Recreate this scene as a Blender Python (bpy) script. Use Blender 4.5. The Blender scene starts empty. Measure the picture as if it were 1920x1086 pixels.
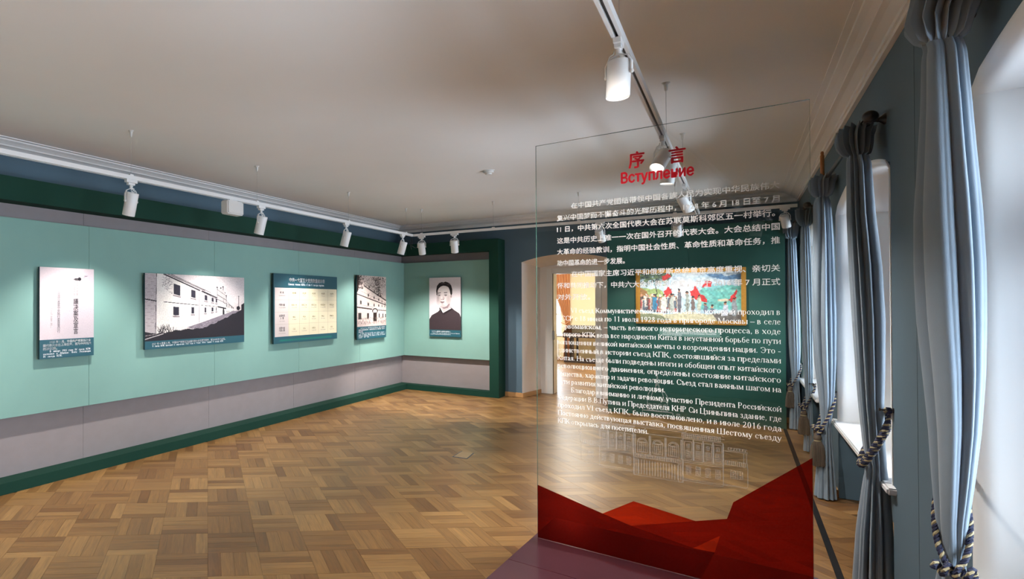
import bpy, bmesh, math, random
import numpy as np
from mathutils import Vector, Matrix
PI=math.pi
random.seed(7); RNG=np.random.default_rng(7)
scn=bpy.context.scene; COL=scn.collection

# ---------------------------------------------------------------- camera, sky, exposure
cam_d=bpy.data.cameras.new('camera'); cam=bpy.data.objects.new('camera',cam_d); COL.objects.link(cam); scn.camera=cam
F,U0,V0,YAW,PIT,ROL=1100.51,449.2,557.9,0.70382,0.0087647,-0.000843
cam_d.sensor_width=36; cam_d.sensor_fit='HORIZONTAL'; cam_d.lens=36*F/1920
cam_d.shift_x=(960-U0)/1920; cam_d.shift_y=(V0-543)/1920; cam_d.clip_end=100
fw=Vector((-math.sin(YAW)*math.cos(PIT),math.cos(YAW)*math.cos(PIT),math.sin(PIT)))
rt0=Vector((math.cos(YAW),math.sin(YAW),0)); up0=rt0.cross(fw)
rt=math.cos(ROL)*rt0+math.sin(ROL)*up0; up=-math.sin(ROL)*rt0+math.cos(ROL)*up0
M=Matrix((rt,up,-fw)).transposed().to_4x4(); M.translation=(0,0,1.6); cam.matrix_world=M

world=bpy.data.worlds.new('world'); scn.world=world; world.use_nodes=True
bg=world.node_tree.nodes['Background']; bg.inputs[0].default_value=(.74,.86,1.0,1); bg.inputs[1].default_value=16.5
scn.view_settings.view_transform='Standard'; scn.view_settings.look='None'
scn.view_settings.exposure=0.0; scn.view_settings.gamma=1; scn.view_settings.use_curve_mapping=False
cy=scn.cycles; cy.max_bounces=12; cy.diffuse_bounces=6; cy.glossy_bounces=5; cy.transmission_bounces=8; cy.transparent_max_bounces=24
cy.sample_clamp_indirect=6; cy.caustics_reflective=False; cy.caustics_refractive=False; cy.use_denoising=True
SPOT_W=112.0       # track spots along the exhibition walls
MID_W=235.0        # spots on the middle track

def portal(y0,y1):
    l=bpy.data.lights.new('window_sky_portal','AREA'); l.shape='RECTANGLE'; l.size=1.85; l.size_y=y1-y0; l.cycles.is_portal=True
    o=bpy.data.objects.new('window_sky_portal',l); COL.objects.link(o)
    o.location=(1.2,(y0+y1)/2,1.5); o.rotation_euler=(0,PI/2,0)
WIN=[(-2.75,-.57),(.95,3.157),(4.642,6.798),(8.33,10.42)]
for w in WIN: portal(*w)

# ---------------------------------------------------------------- materials
def lin(c):
    return tuple(((x/255)/12.92 if x/255<=.04045 else ((x/255+.055)/1.055)**2.4) for x in c)
def mat(name,col,rough=.6,metal=0,spec=.5,noise=0,nscale=8,bump=0,bscale=200,emit=None,estr=0,sheen=0,coat=0,stretch=None):
    m=bpy.data.materials.new(name); m.use_nodes=True; nt=m.node_tree; b=nt.nodes['Principled BSDF']
    b.inputs['Base Color'].default_value=(*col,1); b.inputs['Roughness'].default_value=rough; b.inputs['Metallic'].default_value=metal
    b.inputs['Specular IOR Level'].default_value=spec; b.inputs['Sheen Weight'].default_value=sheen; b.inputs['Coat Weight'].default_value=coat
    tc=nt.nodes.new('ShaderNodeTexCoord'); src=tc.outputs['Object']
    if stretch:
        mp=nt.nodes.new('ShaderNodeMapping'); mp.inputs['Scale'].default_value=stretch; nt.links.new(src,mp.inputs[0]); src=mp.outputs[0]
    if noise:
        n=nt.nodes.new('ShaderNodeTexNoise'); n.inputs['Scale'].default_value=nscale; n.inputs['Detail'].default_value=5; nt.links.new(src,n.inputs[0])
        mx=nt.nodes.new('ShaderNodeMix'); mx.data_type='RGBA'; mx.inputs[6].default_value=(*[c*(1-noise) for c in col],1); mx.inputs[7].default_value=(*[min(1,c*(1+noise)) for c in col],1)
        nt.links.new(n.outputs[0],mx.inputs[0]); nt.links.new(mx.outputs[2],b.inputs['Base Color'])
    if bump:
        n=nt.nodes.new('ShaderNodeTexNoise'); n.inputs['Scale'].default_value=bscale; nt.links.new(src,n.inputs[0])
        bp=nt.nodes.new('ShaderNodeBump'); bp.inputs['Strength'].default_value=bump; bp.inputs['Distance'].default_value=.002
        nt.links.new(n.outputs[0],bp.inputs['Height']); nt.links.new(bp.outputs[0],b.inputs['Normal'])
    if emit: b.inputs['Emission Color'].default_value=(*emit,1); b.inputs['Emission Strength'].default_value=estr
    return m
m_ceil=mat('ceiling paint',(.87,.845,.83),.85,noise=.03,nscale=1.5)
m_corn=mat('cornice plaster',(.86,.84,.84),.75,bump=.1)
m_blue=mat('slate blue paint',(.085,.140,.185),.75,noise=.06,nscale=3,bump=.1,bscale=120)
m_white=mat('white plaster',(.90,.90,.90),.6)
m_niche=mat('cream plaster',(.86,.82,.80),.7,noise=.03,nscale=3)
m_frame=mat('window paint',(.85,.86,.87),.35)
m_green=mat('dark green board',(.005,.040,.026),.75,spec=.25,noise=.10,nscale=5)
m_dgreen=mat('dark green board of the far wall',(.006,.058,.044),.5,noise=.10,nscale=4)
m_taupe=mat('taupe backing board',(.27,.235,.24),.85,noise=.09,nscale=6,bump=.2,bscale=90,stretch=(1,1,1.6))
m_teal=mat('pale teal board',(.20,.365,.325),.8,noise=.05,nscale=5,bump=.2,bscale=300)
m_wskirt=mat('oak skirting',(.50,.27,.11),.45,noise=.2,nscale=12,stretch=(1,1,6))
m_metal=mat('white powder coated metal',(.80,.79,.79),.4)
m_black=mat('black groove',(.02,.02,.02),.5)
m_bronze=mat('dark bronze',(.010,.005,.005),.38,metal=.1,spec=.5)
m_wire=mat('steel wire',(.45,.43,.42),.4,metal=.6)
m_plastic=mat('white plastic',(.70,.68,.66),.4)
m_lens=mat('lit lamp glass',(1,1,1),.3,emit=(1,.95,.88),estr=2.6)
m_steel=mat('brushed steel',(.40,.40,.42),.35,metal=.8)
m_strip=mat('black rubber strip',(.012,.012,.014),.9,spec=.2)
m_cur=mat('blue grey curtain cloth',(.185,.24,.30),.75,noise=.05,nscale=30,bump=.25,bscale=500,sheen=.25)
m_navy=mat('navy cord',(.014,.018,.055),.7,bump=.5,bscale=600,noise=.5,nscale=300)
m_cream=mat('cream cord',(.40,.33,.19),.7,bump=.5,bscale=600,noise=.3,nscale=300)
m_tassel=mat('tassel thread',(.10,.075,.055),.85,noise=.75,nscale=120,stretch=(1,1,.06))
m_stick=mat('varnished wood',(.45,.17,.05),.4,noise=.25,nscale=40)
m_ink=mat('white print',(.92,.92,.93),.5)
m_ink.node_tree.nodes['Principled BSDF'].inputs['Specular IOR Level'].default_value=.2
m_red=mat('red print',(.62,.016,.035),.5)
m_dark=mat('black print',(.02,.018,.022),.6)
m_gold_ink=mat('olive print',(.20,.13,.02),.6)
m_grey_ink=mat('grey print',(.17,.15,.14),.6)
m_board=mat('board edge',(.010,.035,.045),.5)
m_capt=mat('dark blue green caption print',(.008,.075,.105),.45)
m_paper=mat('cream table print',(.70,.62,.44),.6)
m_paper2=mat('grey beige table print',(.56,.48,.46),.6)
m_rule=mat('beige ruling',(.34,.27,.20),.6)
m_plum=mat('plum lacquered base',(.095,.034,.045),.2,spec=.6,coat=.2)
m_gold=mat('gold leaf',(.70,.36,.07),.32,metal=.75,noise=.2,nscale=30)
m_yel=mat('pale yellow paint',(.84,.76,.54),.8)
m_or=mat('apricot curtain cloth',(.62,.30,.14),.8)
m_dwood=mat('dark stained wood',(.03,.022,.022),.4)
m_etch=bpy.data.materials.new('etched white line'); m_etch.use_nodes=True
def nodes(m):
    nt=m.node_tree
    for n in list(nt.nodes):
        if n.type!='OUTPUT_MATERIAL': nt.nodes.remove(n)
    return nt,[n for n in nt.nodes if n.type=='OUTPUT_MATERIAL'][0]
nt,out=nodes(m_etch); a=nt.nodes.new('ShaderNodeBsdfDiffuse'); a.inputs[0].default_value=(.62,.60,.60,1); t=nt.nodes.new('ShaderNodeBsdfTransparent'); x=nt.nodes.new('ShaderNodeMixShader'); x.inputs[0].default_value=.30
nt.links.new(t.outputs[0],x.inputs[1]); nt.links.new(a.outputs[0],x.inputs[2]); nt.links.new(x.outputs[0],out.inputs[0])
def film(name,tr,df,fac):
    m=bpy.data.materials.new(name); m.use_nodes=True; nt,out=nodes(m)
    t=nt.nodes.new('ShaderNodeBsdfTransparent'); t.inputs[0].default_value=(*tr,1)
    d=nt.nodes.new('ShaderNodeBsdfDiffuse'); d.inputs[0].default_value=(*df,1); tl=nt.nodes.new('ShaderNodeBsdfTranslucent'); tl.inputs[0].default_value=(*df,1)
    ad=nt.nodes.new('ShaderNodeMixShader'); nt.links.new(d.outputs[0],ad.inputs[1]); nt.links.new(tl.outputs[0],ad.inputs[2])
    x=nt.nodes.new('ShaderNodeMixShader'); x.inputs[0].default_value=fac
    nt.links.new(t.outputs[0],x.inputs[1]); nt.links.new(ad.outputs[0],x.inputs[2]); nt.links.new(x.outputs[0],out.inputs[0]); return m
m_filmA=film('deep red film',(.30,.012,.006),(.10,.006,.005),.45)
m_filmB=film('bright red film',(.85,.06,.018),(.34,.022,.008),.45)
m_filmC=film('red film',(.48,.02,.008),(.19,.010,.006),.45)
def glassmat(name,tint,gl):
    m=bpy.data.materials.new(name); m.use_nodes=True; nt,out=nodes(m)
    t=nt.nodes.new('ShaderNodeBsdfTransparent'); t.inputs[0].default_value=(*tint,1)
    g=nt.nodes.new('ShaderNodeBsdfGlossy'); g.inputs['Roughness'].default_value=0; f=nt.nodes.new('ShaderNodeFresnel'); f.inputs[0].default_value=gl
    x=nt.nodes.new('ShaderNodeMixShader'); nt.links.new(f.outputs[0],x.inputs[0]); nt.links.new(t.outputs[0],x.inputs[1]); nt.links.new(g.outputs[0],x.inputs[2]); nt.links.new(x.outputs[0],out.inputs[0]); return m
m_glass=glassmat('clear glass',(.975,.985,.98),1.45)
m_pane=glassmat('window glass',(.95,.97,.97),1.45)
m_edge=mat('green glass edge',(.10,.26,.21),.12,spec=.8)
m_edge.node_tree.nodes['Principled BSDF'].inputs['Transmission Weight'].default_value=.35

def woodmat(name,c1,c2,c3):
    m=bpy.data.materials.new(name); m.use_nodes=True; nt=m.node_tree; b=nt.nodes['Principled BSDF']; N=nt.nodes.new; K=nt.links.new
    uv=N('ShaderNodeUVMap'); uv.uv_map='UVMap'; oi=N('ShaderNodeObjectInfo'); at=N('ShaderNodeAttribute'); at.attribute_name='tone'
    s=N('ShaderNodeMath'); s.operation='ADD'; K(oi.outputs['Random'],s.inputs[0]); K(at.outputs['Fac'],s.inputs[1])
    fr=N('ShaderNodeMath'); fr.operation='FRACT'; K(s.outputs[0],fr.inputs[0])
    off=N('ShaderNodeMath'); off.operation='MULTIPLY'; off.inputs[1].default_value=37.7; K(fr.outputs[0],off.inputs[0])
    cb=N('ShaderNodeCombineXYZ'); K(off.outputs[0],cb.inputs[0]); K(off.outputs[0],cb.inputs[1]); K(off.outputs[0],cb.inputs[2])
    ad=N('ShaderNodeVectorMath'); ad.operation='ADD'; K(uv.outputs[0],ad.inputs[0]); K(cb.outputs[0],ad.inputs[1])
    mp=N('ShaderNodeMapping'); mp.inputs['Scale'].default_value=(3.0,34,1); K(ad.outputs[0],mp.inputs[0])
    n1=N('ShaderNodeTexNoise'); n1.inputs['Scale'].default_value=1.3; n1.inputs['Detail'].default_value=6; n1.inputs['Distortion'].default_value=.9; K(mp.outputs[0],n1.inputs[0])
    mp2=N('ShaderNodeMapping'); mp2.inputs['Scale'].default_value=(9,260,1); K(ad.outputs[0],mp2.inputs[0])
    n2=N('ShaderNodeTexNoise'); n2.inputs['Scale'].default_value=1; n2.inputs['Detail'].default_value=3; K(mp2.outputs[0],n2.inputs[0])
    base=N('ShaderNodeValToRGB'); e=base.color_ramp.elements; e[0].color=(*c1,1); e[1].color=(*c3,1); e.new(.45).color=(*c2,1); e.new(.8).color=(*[(p*.6+q*.4) for p,q in zip(c2,c3)],1); K(fr.outputs[0],base.inputs[0])
    gr=N('ShaderNodeMapRange'); gr.inputs[1].default_value=.25; gr.inputs[2].default_value=.75; gr.inputs[3].default_value=.66; gr.inputs[4].default_value=1.22; K(n1.outputs[0],gr.inputs[0])
    g2=N('ShaderNodeMapRange'); g2.inputs[1].default_value=.3; g2.inputs[2].default_value=.7; g2.inputs[3].default_value=.88; g2.inputs[4].default_value=1.08; K(n2.outputs[0],g2.inputs[0])
    mu=N('ShaderNodeMath'); mu.operation='MULTIPLY'; K(gr.outputs[0],mu.inputs[0]); K(g2.outputs[0],mu.inputs[1])
    vm=N('ShaderNodeVectorMath'); vm.operation='SCALE'; K(base.outputs[0],vm.inputs[0]); K(mu.outputs[0],vm.inputs['Scale']); K(vm.outputs[0],b.inputs['Base Color'])
    b.inputs['Roughness'].default_value=.34; b.inputs['Specular IOR Level'].default_value=.42
    rr=N('ShaderNodeMapRange'); rr.inputs[3].default_value=.27; rr.inputs[4].default_value=.42; K(n1.outputs[0],rr.inputs[0]); K(rr.outputs[0],b.inputs['Roughness'])
    return m
m_wood=woodmat('oak parquet',(.165,.074,.023),(.255,.128,.042),(.365,.198,.070))
m_joint=mat('parquet joint',(.10,.055,.022),.7)

# ---------------------------------------------------------------- mesh helpers
class G:
    """collects shapes for one mesh"""
    def __init__(s): s.v=[]; s.f=[]; s.mi=[]
    def add(s,v,f,mi=0):
        b=len(s.v); s.v+= [tuple(p) for p in v]; s.f+=[tuple(b+i for i in q) for q in f]; s.mi+=[mi]*len(f); return s
    def box(s,x0,x1,y0,y1,z0,z1,mi=0,T=None,bev=0):
        v=[(x,y,z) for x in (x0,x1) for y in (y0,y1) for z in (z0,z1)]
        if T is not None: v=[T@Vector(p) for p in v]
        return s.add(v,[(0,1,3,2),(4,6,7,5),(0,4,5,1),(2,3,7,6),(0,2,6,4),(1,5,7,3)],mi)
    def poly(s,pts,mi=0): return s.add(pts,[tuple(range(len(pts)))],mi)
    def prism(s,pts,d,mi=0):
        n=len(pts); d=Vector(d); a=[Vector(p) for p in pts]; v=a+[p+d for p in a]
        return s.add(v,[tuple(range(n))[::-1],tuple(range(n,2*n))]+[(i,(i+1)%n,n+(i+1)%n,n+i) for i in range(n)],mi)
    def lathe(s,prof,n=20,T=None,mi=0,caps=True):
        v=[];f=[]
        for r,z in prof:
            for k in range(n):
                a=2*PI*k/n; v.append(Vector((r*math.cos(a),r*math.sin(a),z)))
        if T is not None: v=[T@p for p in v]
        for i in range(len(prof)-1):
            for k in range(n): f.append((i*n+k,i*n+(k+1)%n,(i+1)*n+(k+1)%n,(i+1)*n+k))
        if caps: f.append(tuple(range(n))[::-1]); f.append(tuple((len(prof)-1)*n+k for k in range(n)))
        return s.add(v,f,mi)
    def tube(s,path,r,n=8,mi=0,closed=False):
        P=[Vector(p) for p in path]; v=[];f=[]; L=len(P); prev=None
        for i,p in enumerate(P):
            t=(P[(i+1)%L]-P[i-1]) if closed else (P[min(i+1,L-1)]-P[max(i-1,0)])
            t.normalize()
            if prev is None: a=t.cross(Vector((0,0,1))); a=a if a.length>.05 else t.cross(Vector((1,0,0)))
            else: a=prev-t*prev.dot(t)
            a.normalize(); prev=a; b=t.cross(a); rr=r[i] if isinstance(r,(list,tuple)) else r
            for k in range(n):
                q=2*PI*k/n; v.append(p+a*(rr*math.cos(q))+b*(rr*math.sin(q)))
        for i in range(L if closed else L-1):
            for k in range(n): j=(i+1)%L; f.append((i*n+k,j*n+k,j*n+(k+1)%n,i*n+(k+1)%n))
        if not closed: f.append(tuple(range(n))[::-1]); f.append(tuple((L-1)*n+k for k in range(n)))
        return s.add(v,f,mi)
    def mesh(s,name,mats,smooth=False):
        me=bpy.data.meshes.new(name); me.from_pydata([tuple(p) for p in s.v],[],s.f); mats=mats if isinstance(mats,(list,tuple)) else [mats]
        for m in mats: me.materials.append(m)
        if len(mats)>1: me.polygons.foreach_set('material_index',s.mi)
        if smooth: me.polygons.foreach_set('use_smooth',[True]*len(me.polygons)); 
        me.update()
        if smooth:
            try: me.set_sharp_from_angle(angle=math.radians(smooth if smooth is not True else 40))
            except Exception: pass
        return me
    def obj(s,name,mats,parent=None,smooth=False,bevel=0,fix=True):
        me=s.mesh(name,mats,smooth)
        if fix:
            bm=bmesh.new(); bm.from_mesh(me); bmesh.ops.recalc_face_normals(bm,faces=bm.faces)
            if bevel: bmesh.ops.bevel(bm,geom=bm.edges[:],offset=bevel,segments=2,affect='EDGES',clamp_overlap=True)
            bm.to_mesh(me); bm.free()
        return link(name,me,parent)
def link(name,me,parent=None,loc=None,mw=None):
    o=bpy.data.objects.new(name,me); COL.objects.link(o)
    if parent: o.parent=parent
    if loc: o.location=loc
    if mw is not None: o.matrix_basis=mw
    return o
def tag(o,label=None,cat=None,group=None,kind=None):
    if label: o['label']=label
    if cat: o['category']=cat
    if group: o['group']=group
    if kind: o['kind']=kind
    return o
def thing(name,label,cat,loc=(0,0,0),group=None,mw=None):
    o=bpy.data.objects.new(name,None); COL.objects.link(o); o.empty_display_size=.1
    if mw is not None: o.matrix_basis=mw
    else: o.location=loc
    return tag(o,label,cat,group)
def T(x,y,z): return Matrix.Translation((x,y,z))
def unwrap_noop(): pass

# ---------------------------------------------------------------- room
XL,XR,YB,YF,H=-5.03,.62,10.62,-4.6,3.05
# floor: slab + parquet fingers
g=G(); g.box(XL-.2,1.2,YF-.1,18.6,-.12,-.004); floor=tag(g.obj('floor',m_joint),kind='structure')
al=.7584; A=Vector((-math.sin(al),math.cos(al),0)); B=Vector((math.cos(al),math.sin(al),0)); O=Vector((-3.033,3.203,0)); S=.322
NS=4; sw=S/NS
def inside(c): 
    x,y=c.x,c.y
    if XL+.25<x<XR+.12 and YF+.2<y<YB-.0: return True
    if -2.75<x<-1.5 and YB-.2<y<11.5: return True
    if -6.5<x<-.6 and 11.4<=y<18.3: return True
    return False
def pix(p):
    d=Vector(p)-Vector((0,0,1.6)); z=d.dot(fw)
    if z<.1: return None
    return (U0+F*d.dot(rt)/z, V0-F*d.dot(up)/z, z)
strips=[]
for i in range(-45,45):
    for j in range(-45,45):
        c0=O+A*(i+.5)*S+B*(j+.5)*S
        if not (-6.8<c0.x<1.2 and YF<c0.y<18.6): continue
        along=A if (i+j)%2 else B; across=B if (i+j)%2 else A
        for k in range(NS):
            c=c0+across*((k+.5)*sw-S/2)
            if not inside(c): continue
            q=pix(c); area=0
            if q and -60<q[0]<1980 and q[1]<1140:
                a=pix(c+along*S*.4); b=pix(c-along*S*.4); e=pix(c+across*sw*.4); f=pix(c-across*sw*.4)
                if a and b and e and f: area=abs((a[0]-b[0])*(e[1]-f[1])-(a[1]-b[1])*(e[0]-f[0]))
                if c.x>-1.04 and 2.9<c.y<4.75 and c.x<.33: area=0
            strips.append((area,c,along,random.random()))
strips.sort(key=lambda s:-s[0])
hl,hw=S/2-.0006,sw/2-.0006
pb=G(); pb.box(-hl,hl,-hw,hw,-.004,.0); pme=pb.mesh('plank',m_wood)
uvl=pme.uv_layers.new(name='UVMap')
for lp in pme.loops:
    v=pme.vertices[lp.vertex_index].co; uvl.data[lp.index].uv=(v.x,v.y)
NP=300
for a,c,al_,t in strips[:NP]:
    ang=math.atan2(al_.y,al_.x); link('plank',pme,floor,mw=T(c.x,c.y,random.uniform(-.0004,.0004))@Matrix.Rotation(ang,4,'Z'))
vs=[];fs=[];uvs=[];tn=[]
for a,c,al_,t in strips[NP:]:
    pe=Vector((-al_.y,al_.x,0)); dz=random.uniform(-.0004,.0004); b=len(vs)
    for (p,q) in ((-hl,-hw),(hl,-hw),(hl,hw),(-hl,hw)):
        w=c+al_*p+pe*q; vs.append((w.x,w.y,dz)); uvs.append((p+t*50,q+t*50)); tn.append(t)
    for (p,q) in ((-hl,-hw),(hl,-hw),(hl,hw),(-hl,hw)):
        w=c+al_*p+pe*q; vs.append((w.x,w.y,-.004)); uvs.append((p+t*50,q+t*50)); tn.append(t)
    fs+=[(b,b+1,b+2,b+3),(b,b+4,b+5,b+1),(b+1,b+5,b+6,b+2),(b+2,b+6,b+7,b+3),(b+3,b+7,b+4,b)]
me=bpy.data.meshes.new('plank_field'); me.from_pydata(vs,[],fs); me.materials.append(m_wood)
uvl=me.uv_layers.new(name='UVMap'); li=np.empty(len(me.loops),dtype=np.int32); me.loops.foreach_get('vertex_index',li)
uvl.data.foreach_set('uv',np.array(uvs,dtype=np.float32)[li].ravel())
at=me.attributes.new('tone','FLOAT','POINT'); at.data.foreach_set('value',tn)
tag(link('plank_field',me,floor),kind='stuff')

g=G(); g.box(XL-.2,1.2,YF-.1,YB+.05,H,H+.15); tag(g.obj('ceiling',m_ceil),kind='structure')
g=G(); g.box(XL-.15,XL,YF-.1,YB+.1,-.1,H+.1); tag(g.obj('wall_left',m_blue),kind='structure')
g=G(); g.box(XL-.15,1.2,YF-.15,YF,-.1,H+.1); tag(g.obj('wall_front',m_blue),kind='structure')
# back wall with the arched door niche
NX0,NX1,NZ,NR=-2.776,-1.484,2.276,.108
def arc(x0,x1,z,r,n=20):
    w=(x1-x0)/2; R=(w*w+r*r)/(2*r); c=(x0+x1)/2; o=[]
    for i in range(n+1):
        x=x0+(x1-x0)*i/n; o.append((x,z+r-R+math.sqrt(R*R-(x-c)**2)))
    return o
g=G(); g.box(XL,NX0,YB,YB+.8,0,H); g.box(NX1,1.2,YB,YB+.8,0,H)
ar=arc(NX0,NX1,NZ,NR)
for (a,b) in zip(ar,ar[1:]): g.prism([(a[0],YB,a[1]),(b[0],YB,b[1]),(b[0],YB,H),(a[0],YB,H)],(0,.8,0))
tag(g.obj('wall_back',m_blue),kind='structure')

# right wall: piers, arches, radiator recesses
def warc(y0,y1,off=0,n=24):
    return arc(y0-off,y1+off,2.31+off*.9,.13,n)
g=G(); OFF=.038; ys=[YF]
for (y0,y1) in WIN:
    g.box(XR,XR+.55,ys[-1],y0-OFF,0,H); ys.append(y1+OFF)
    aa=warc(y0,y1,OFF)
    for (a,b) in zip(aa,aa[1:]): g.prism([(XR,a[0],a[1]),(XR,b[0],b[1]),(XR,b[0],H),(XR,a[0],H)],(.55,0,0))
    g.box(XR+.2,XR+.55,y0-OFF,y1+OFF,0,.6)
g.box(XR,XR+.55,ys[-1],YB+.02,0,H)
for y in (4.029,): pass
wr=tag(g.obj('wall_right',m_blue),kind='structure')
g=G(); g.box(XR-.0008,XR+.002,4.027,4.0295,.07,2.9); g.obj('joint',mat('joint shadow gap',(.03,.05,.065),.8),wr)
WINL=[]
for wi,(y0,y1) in enumerate(WIN):
    pa=[(y0,.63)]+warc(y0,y1,0)+[(y1,.63)]; cy_=(y0+y1)/2
    prof=[(.002,OFF+.012),(-.004,OFF+.010),(-.005,.034),(.002,.022),(.014,.010),(.030,.002),(.046,0),(.047,.0),(.36,-.02)]
    v=[];f=[]
    for i,(y,z) in enumerate(pa):
        a=pa[max(i-1,0)];b=pa[min(i+1,len(pa)-1)]
        if i==0: tn_=(0,1)
        elif i==len(pa)-1: tn_=(0,-1)
        elif i==1: tn_=(.05,1)
        elif i==len(pa)-2: tn_=(.05,-1)
        else: tn_=(b[0]-a[0],b[1]-a[1])
        l=math.hypot(*tn_); nx,nz=-tn_[1]/l,tn_[0]/l
        for dx,off in prof: v.append((XR+dx,y+nx*off,z+nz*off))
    K=len(prof)
    for i in range(len(pa)-1):
        for k in range(K-1): f.append((i*K+k,i*K+k+1,(i+1)*K+k+1,(i+1)*K+k))
    g=G(); g.add(v,f); w=g.obj('window_%d'%wi,m_white,smooth=45,fix=False); tag(w,kind='structure')
    # sill, frame, sashes, panes
    g=G(); g.box(XR-.035,XR+.50,y0-.13,y1+.13,.595,.632); s=g.obj('sill',m_frame,w,bevel=.008)
    xf=XR+.30; g=G(); g.box(xf,xf+.08,y0+.0,y0+.07,.63,2.40); g.box(xf,xf+.08,y1-.07,y1,.63,2.40); g.box(xf+.004,xf+.076,y0+.002,y1-.002,.632,.70); g.box(xf+.004,xf+.076,y0+.002,y1-.002,2.30,2.45); g.box(xf+.002,xf+.078,cy_-.05,cy_+.05,.634,2.398); g.box(xf+.004,xf+.076,y0+.002,y1-.002,1.80,1.88)
    fr=g.obj('frame',m_frame,w)
    for (a,b) in ((y0+.07,cy_-.05),(cy_+.05,y1-.07)):
        for (c,d) in ((.70,1.80),(1.88,2.30)):
            g=G(); g.box(xf+.02,xf+.06,a,a+.045,c,d); g.box(xf+.02,xf+.06,b-.045,b,c,d); g.box(xf+.02,xf+.06,a+.045,b-.045,c,c+.045); g.box(xf+.02,xf+.06,a+.045,b-.045,d-.045,d)
            sa=g.obj('sash',m_frame,w); g=G(); g.poly([(xf+.04,a+.04,c+.04),(xf+.04,b-.04,c+.04),(xf+.04,b-.04,d-.04),(xf+.04,a+.04,d-.04)]); g.obj('pane',m_pane,sa,fix=False)

# cornice (profile swept along three walls)
cp=[(0,2.925),(.022,2.925),(.024,2.945),(.034,2.947),(.037,2.965),(.075,2.985),(.10,2.992),(.102,3.002),(.125,3.018),(.15,3.030),(.153,3.040),(.185,3.043),(.185,3.052),(0,3.052)]
def cornice(name,p0,p1,n,m0,m1):
    p0,p1,n=Vector(p0),Vector(p1),Vector(n); d=(p1-p0).normalized(); v=[];K=len(cp)
    for (p,mi) in ((p0,m0),(p1,m1)):
        for (o,z) in cp: v.append((p.x+n.x*o+d.x*o*mi,p.y+n.y*o+d.y*o*mi,z))
    f=[(k,(k+1)%K,K+(k+1)%K,K+k) for k in range(K)]+[tuple(range(K)),tuple(range(K,2*K))]
    g=G(); g.add(v,f); tag(g.obj(name,m_corn),kind='structure')
cornice('trim_1',(XL,YF,0),(XL,YB,0),(1,0,0),1,-1)
cornice('trim_2',(XL,YB,0),(XR,YB,0),(0,-1,0),1,-1)
cornice('trim_3',(XR,YF,0),(XR,YB,0),(-1,0,0),1,-1)

# oak skirting
def skirt(name,*boxes):
    g=G()
    for b in boxes: g.box(*b)
    tag(g.obj(name,m_wskirt,bevel=.003),kind='structure')
skirt('baseboard_back',(XL,NX0+.0,YB-.022,YB,0,.075),(NX1,XR,YB-.022,YB,0,.075))
skirt('baseboard_right',*[(XR-.02,XR,a,b,0,.06) for a,b in ((YF,WIN[0][0]-.04),(WIN[0][1]+.04,WIN[1][0]-.04),(WIN[1][1]+.04,WIN[2][0]-.04),(WIN[2][1]+.04,WIN[3][0]-.04),(WIN[3][1]+.04,YB))],*[(XR+.18,XR+.2,a-.03,b+.03,0,.06) for a,b in WIN])
# niche reveal, casing and opening to the next room
g=G(); DY=11.36; RX0,RX1=-2.665,-1.60
pts_o=[(NX0,0)]+ar+[(NX1,0)]; ai=arc(RX0,RX1,2.215,.05); pts_i=[(RX0,0)]+ai+[(RX1,0)]
v=[(x,YB-.0015,z) for x,z in pts_o]+[(x,DY,z) for x,z in pts_i]; n=len(pts_o)
g.add(v,[(i,i+1,n+i+1,n+i) for i in range(n-1)])
door=tag(g.obj('door_1',m_niche,fix=False),kind='structure')
g=G(); ox0,ox1,oz=-2.466,-1.819,2.10
g.box(RX0-.02,ox0-.0,DY,DY+.05,0,2.36); g.box(ox1,RX1+.02,DY,DY+.05,0,2.36); g.box(ox0,ox1,DY,DY+.05,oz,2.36); g.obj('wall_panel',m_niche,door)
for (a,b,c,d) in ((ox0-.09,ox0,0,oz+.09),(ox1,ox1+.09,0,oz+.09),(ox0,ox1,oz,oz+.09)):
    g=G(); g.box(a,b,DY-.03,DY+.0,c,d); g.obj('casing',m_frame,door,bevel=.006)
g=G(); g.box(ox0-.02,ox0,DY+.0,DY+.30,0,oz); g.box(ox1,ox1+.02,DY,DY+.30,0,oz); g.box(ox0,ox1,DY,DY+.30,oz,oz+.02); g.obj('jamb',m_frame,door)
g=G(); g.box(NX0+.0,RX0+.02,YB,DY-.03,0,.001) ; 
g=G()
for (x0,x1) in ((NX0,RX0),(NX1,RX1)):
    s=1 if x0<-2.1 else -1
    g.prism([(x0,YB-.02,0),(x1,DY-.03,0),(x1+s*.018,DY-.03,0),(x0+s*.018,YB-.02,0)],(0,0,.07))
g.obj('skirting',m_wskirt,door)
g=G(); g.box(ox0-.002,ox0+.03,DY-.03,DY+.02,.95,1.1); g.obj('strike_plate',m_steel,door)
g=G(); g.box(-2.4,ox0+.0,DY,DY+.001,0,0.001)
# next room shell
g=G(); g.box(-6.6,-4.75,18.2,18.35,0,3.2); g.box(-3.72,-.5,18.2,18.35,0,3.2); g.box(-4.75,-3.72,18.2,18.35,2.6,3.2); g.box(-4.75,-3.72,18.2,18.35,0,.66); tag(g.obj('wall_far_room',m_yel),kind='structure')
g=G(); g.box(-6.75,-6.6,11.4,18.35,0,3.2); g.box(-.6,-.45,11.4,18.35,0,3.2); g.box(-6.6,NX0-.12,11.42,11.5,0,3.2); g.box(-1.55,-.6,11.42,11.5,0,3.2); g.box(-2.9,-1.5,11.42,11.5,2.4,3.2); g.box(-2.9,ox0-.02,11.42,11.66,0,3.2); g.box(ox1+.02,-1.5,11.42,11.66,0,3.2); tag(g.obj('wall_side_room',m_yel),kind='structure')
g=G(); g.box(-6.75,-.45,11.4,18.35,3.2,3.3); tag(g.obj('ceiling_far_room',m_ceil),kind='structure')
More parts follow.
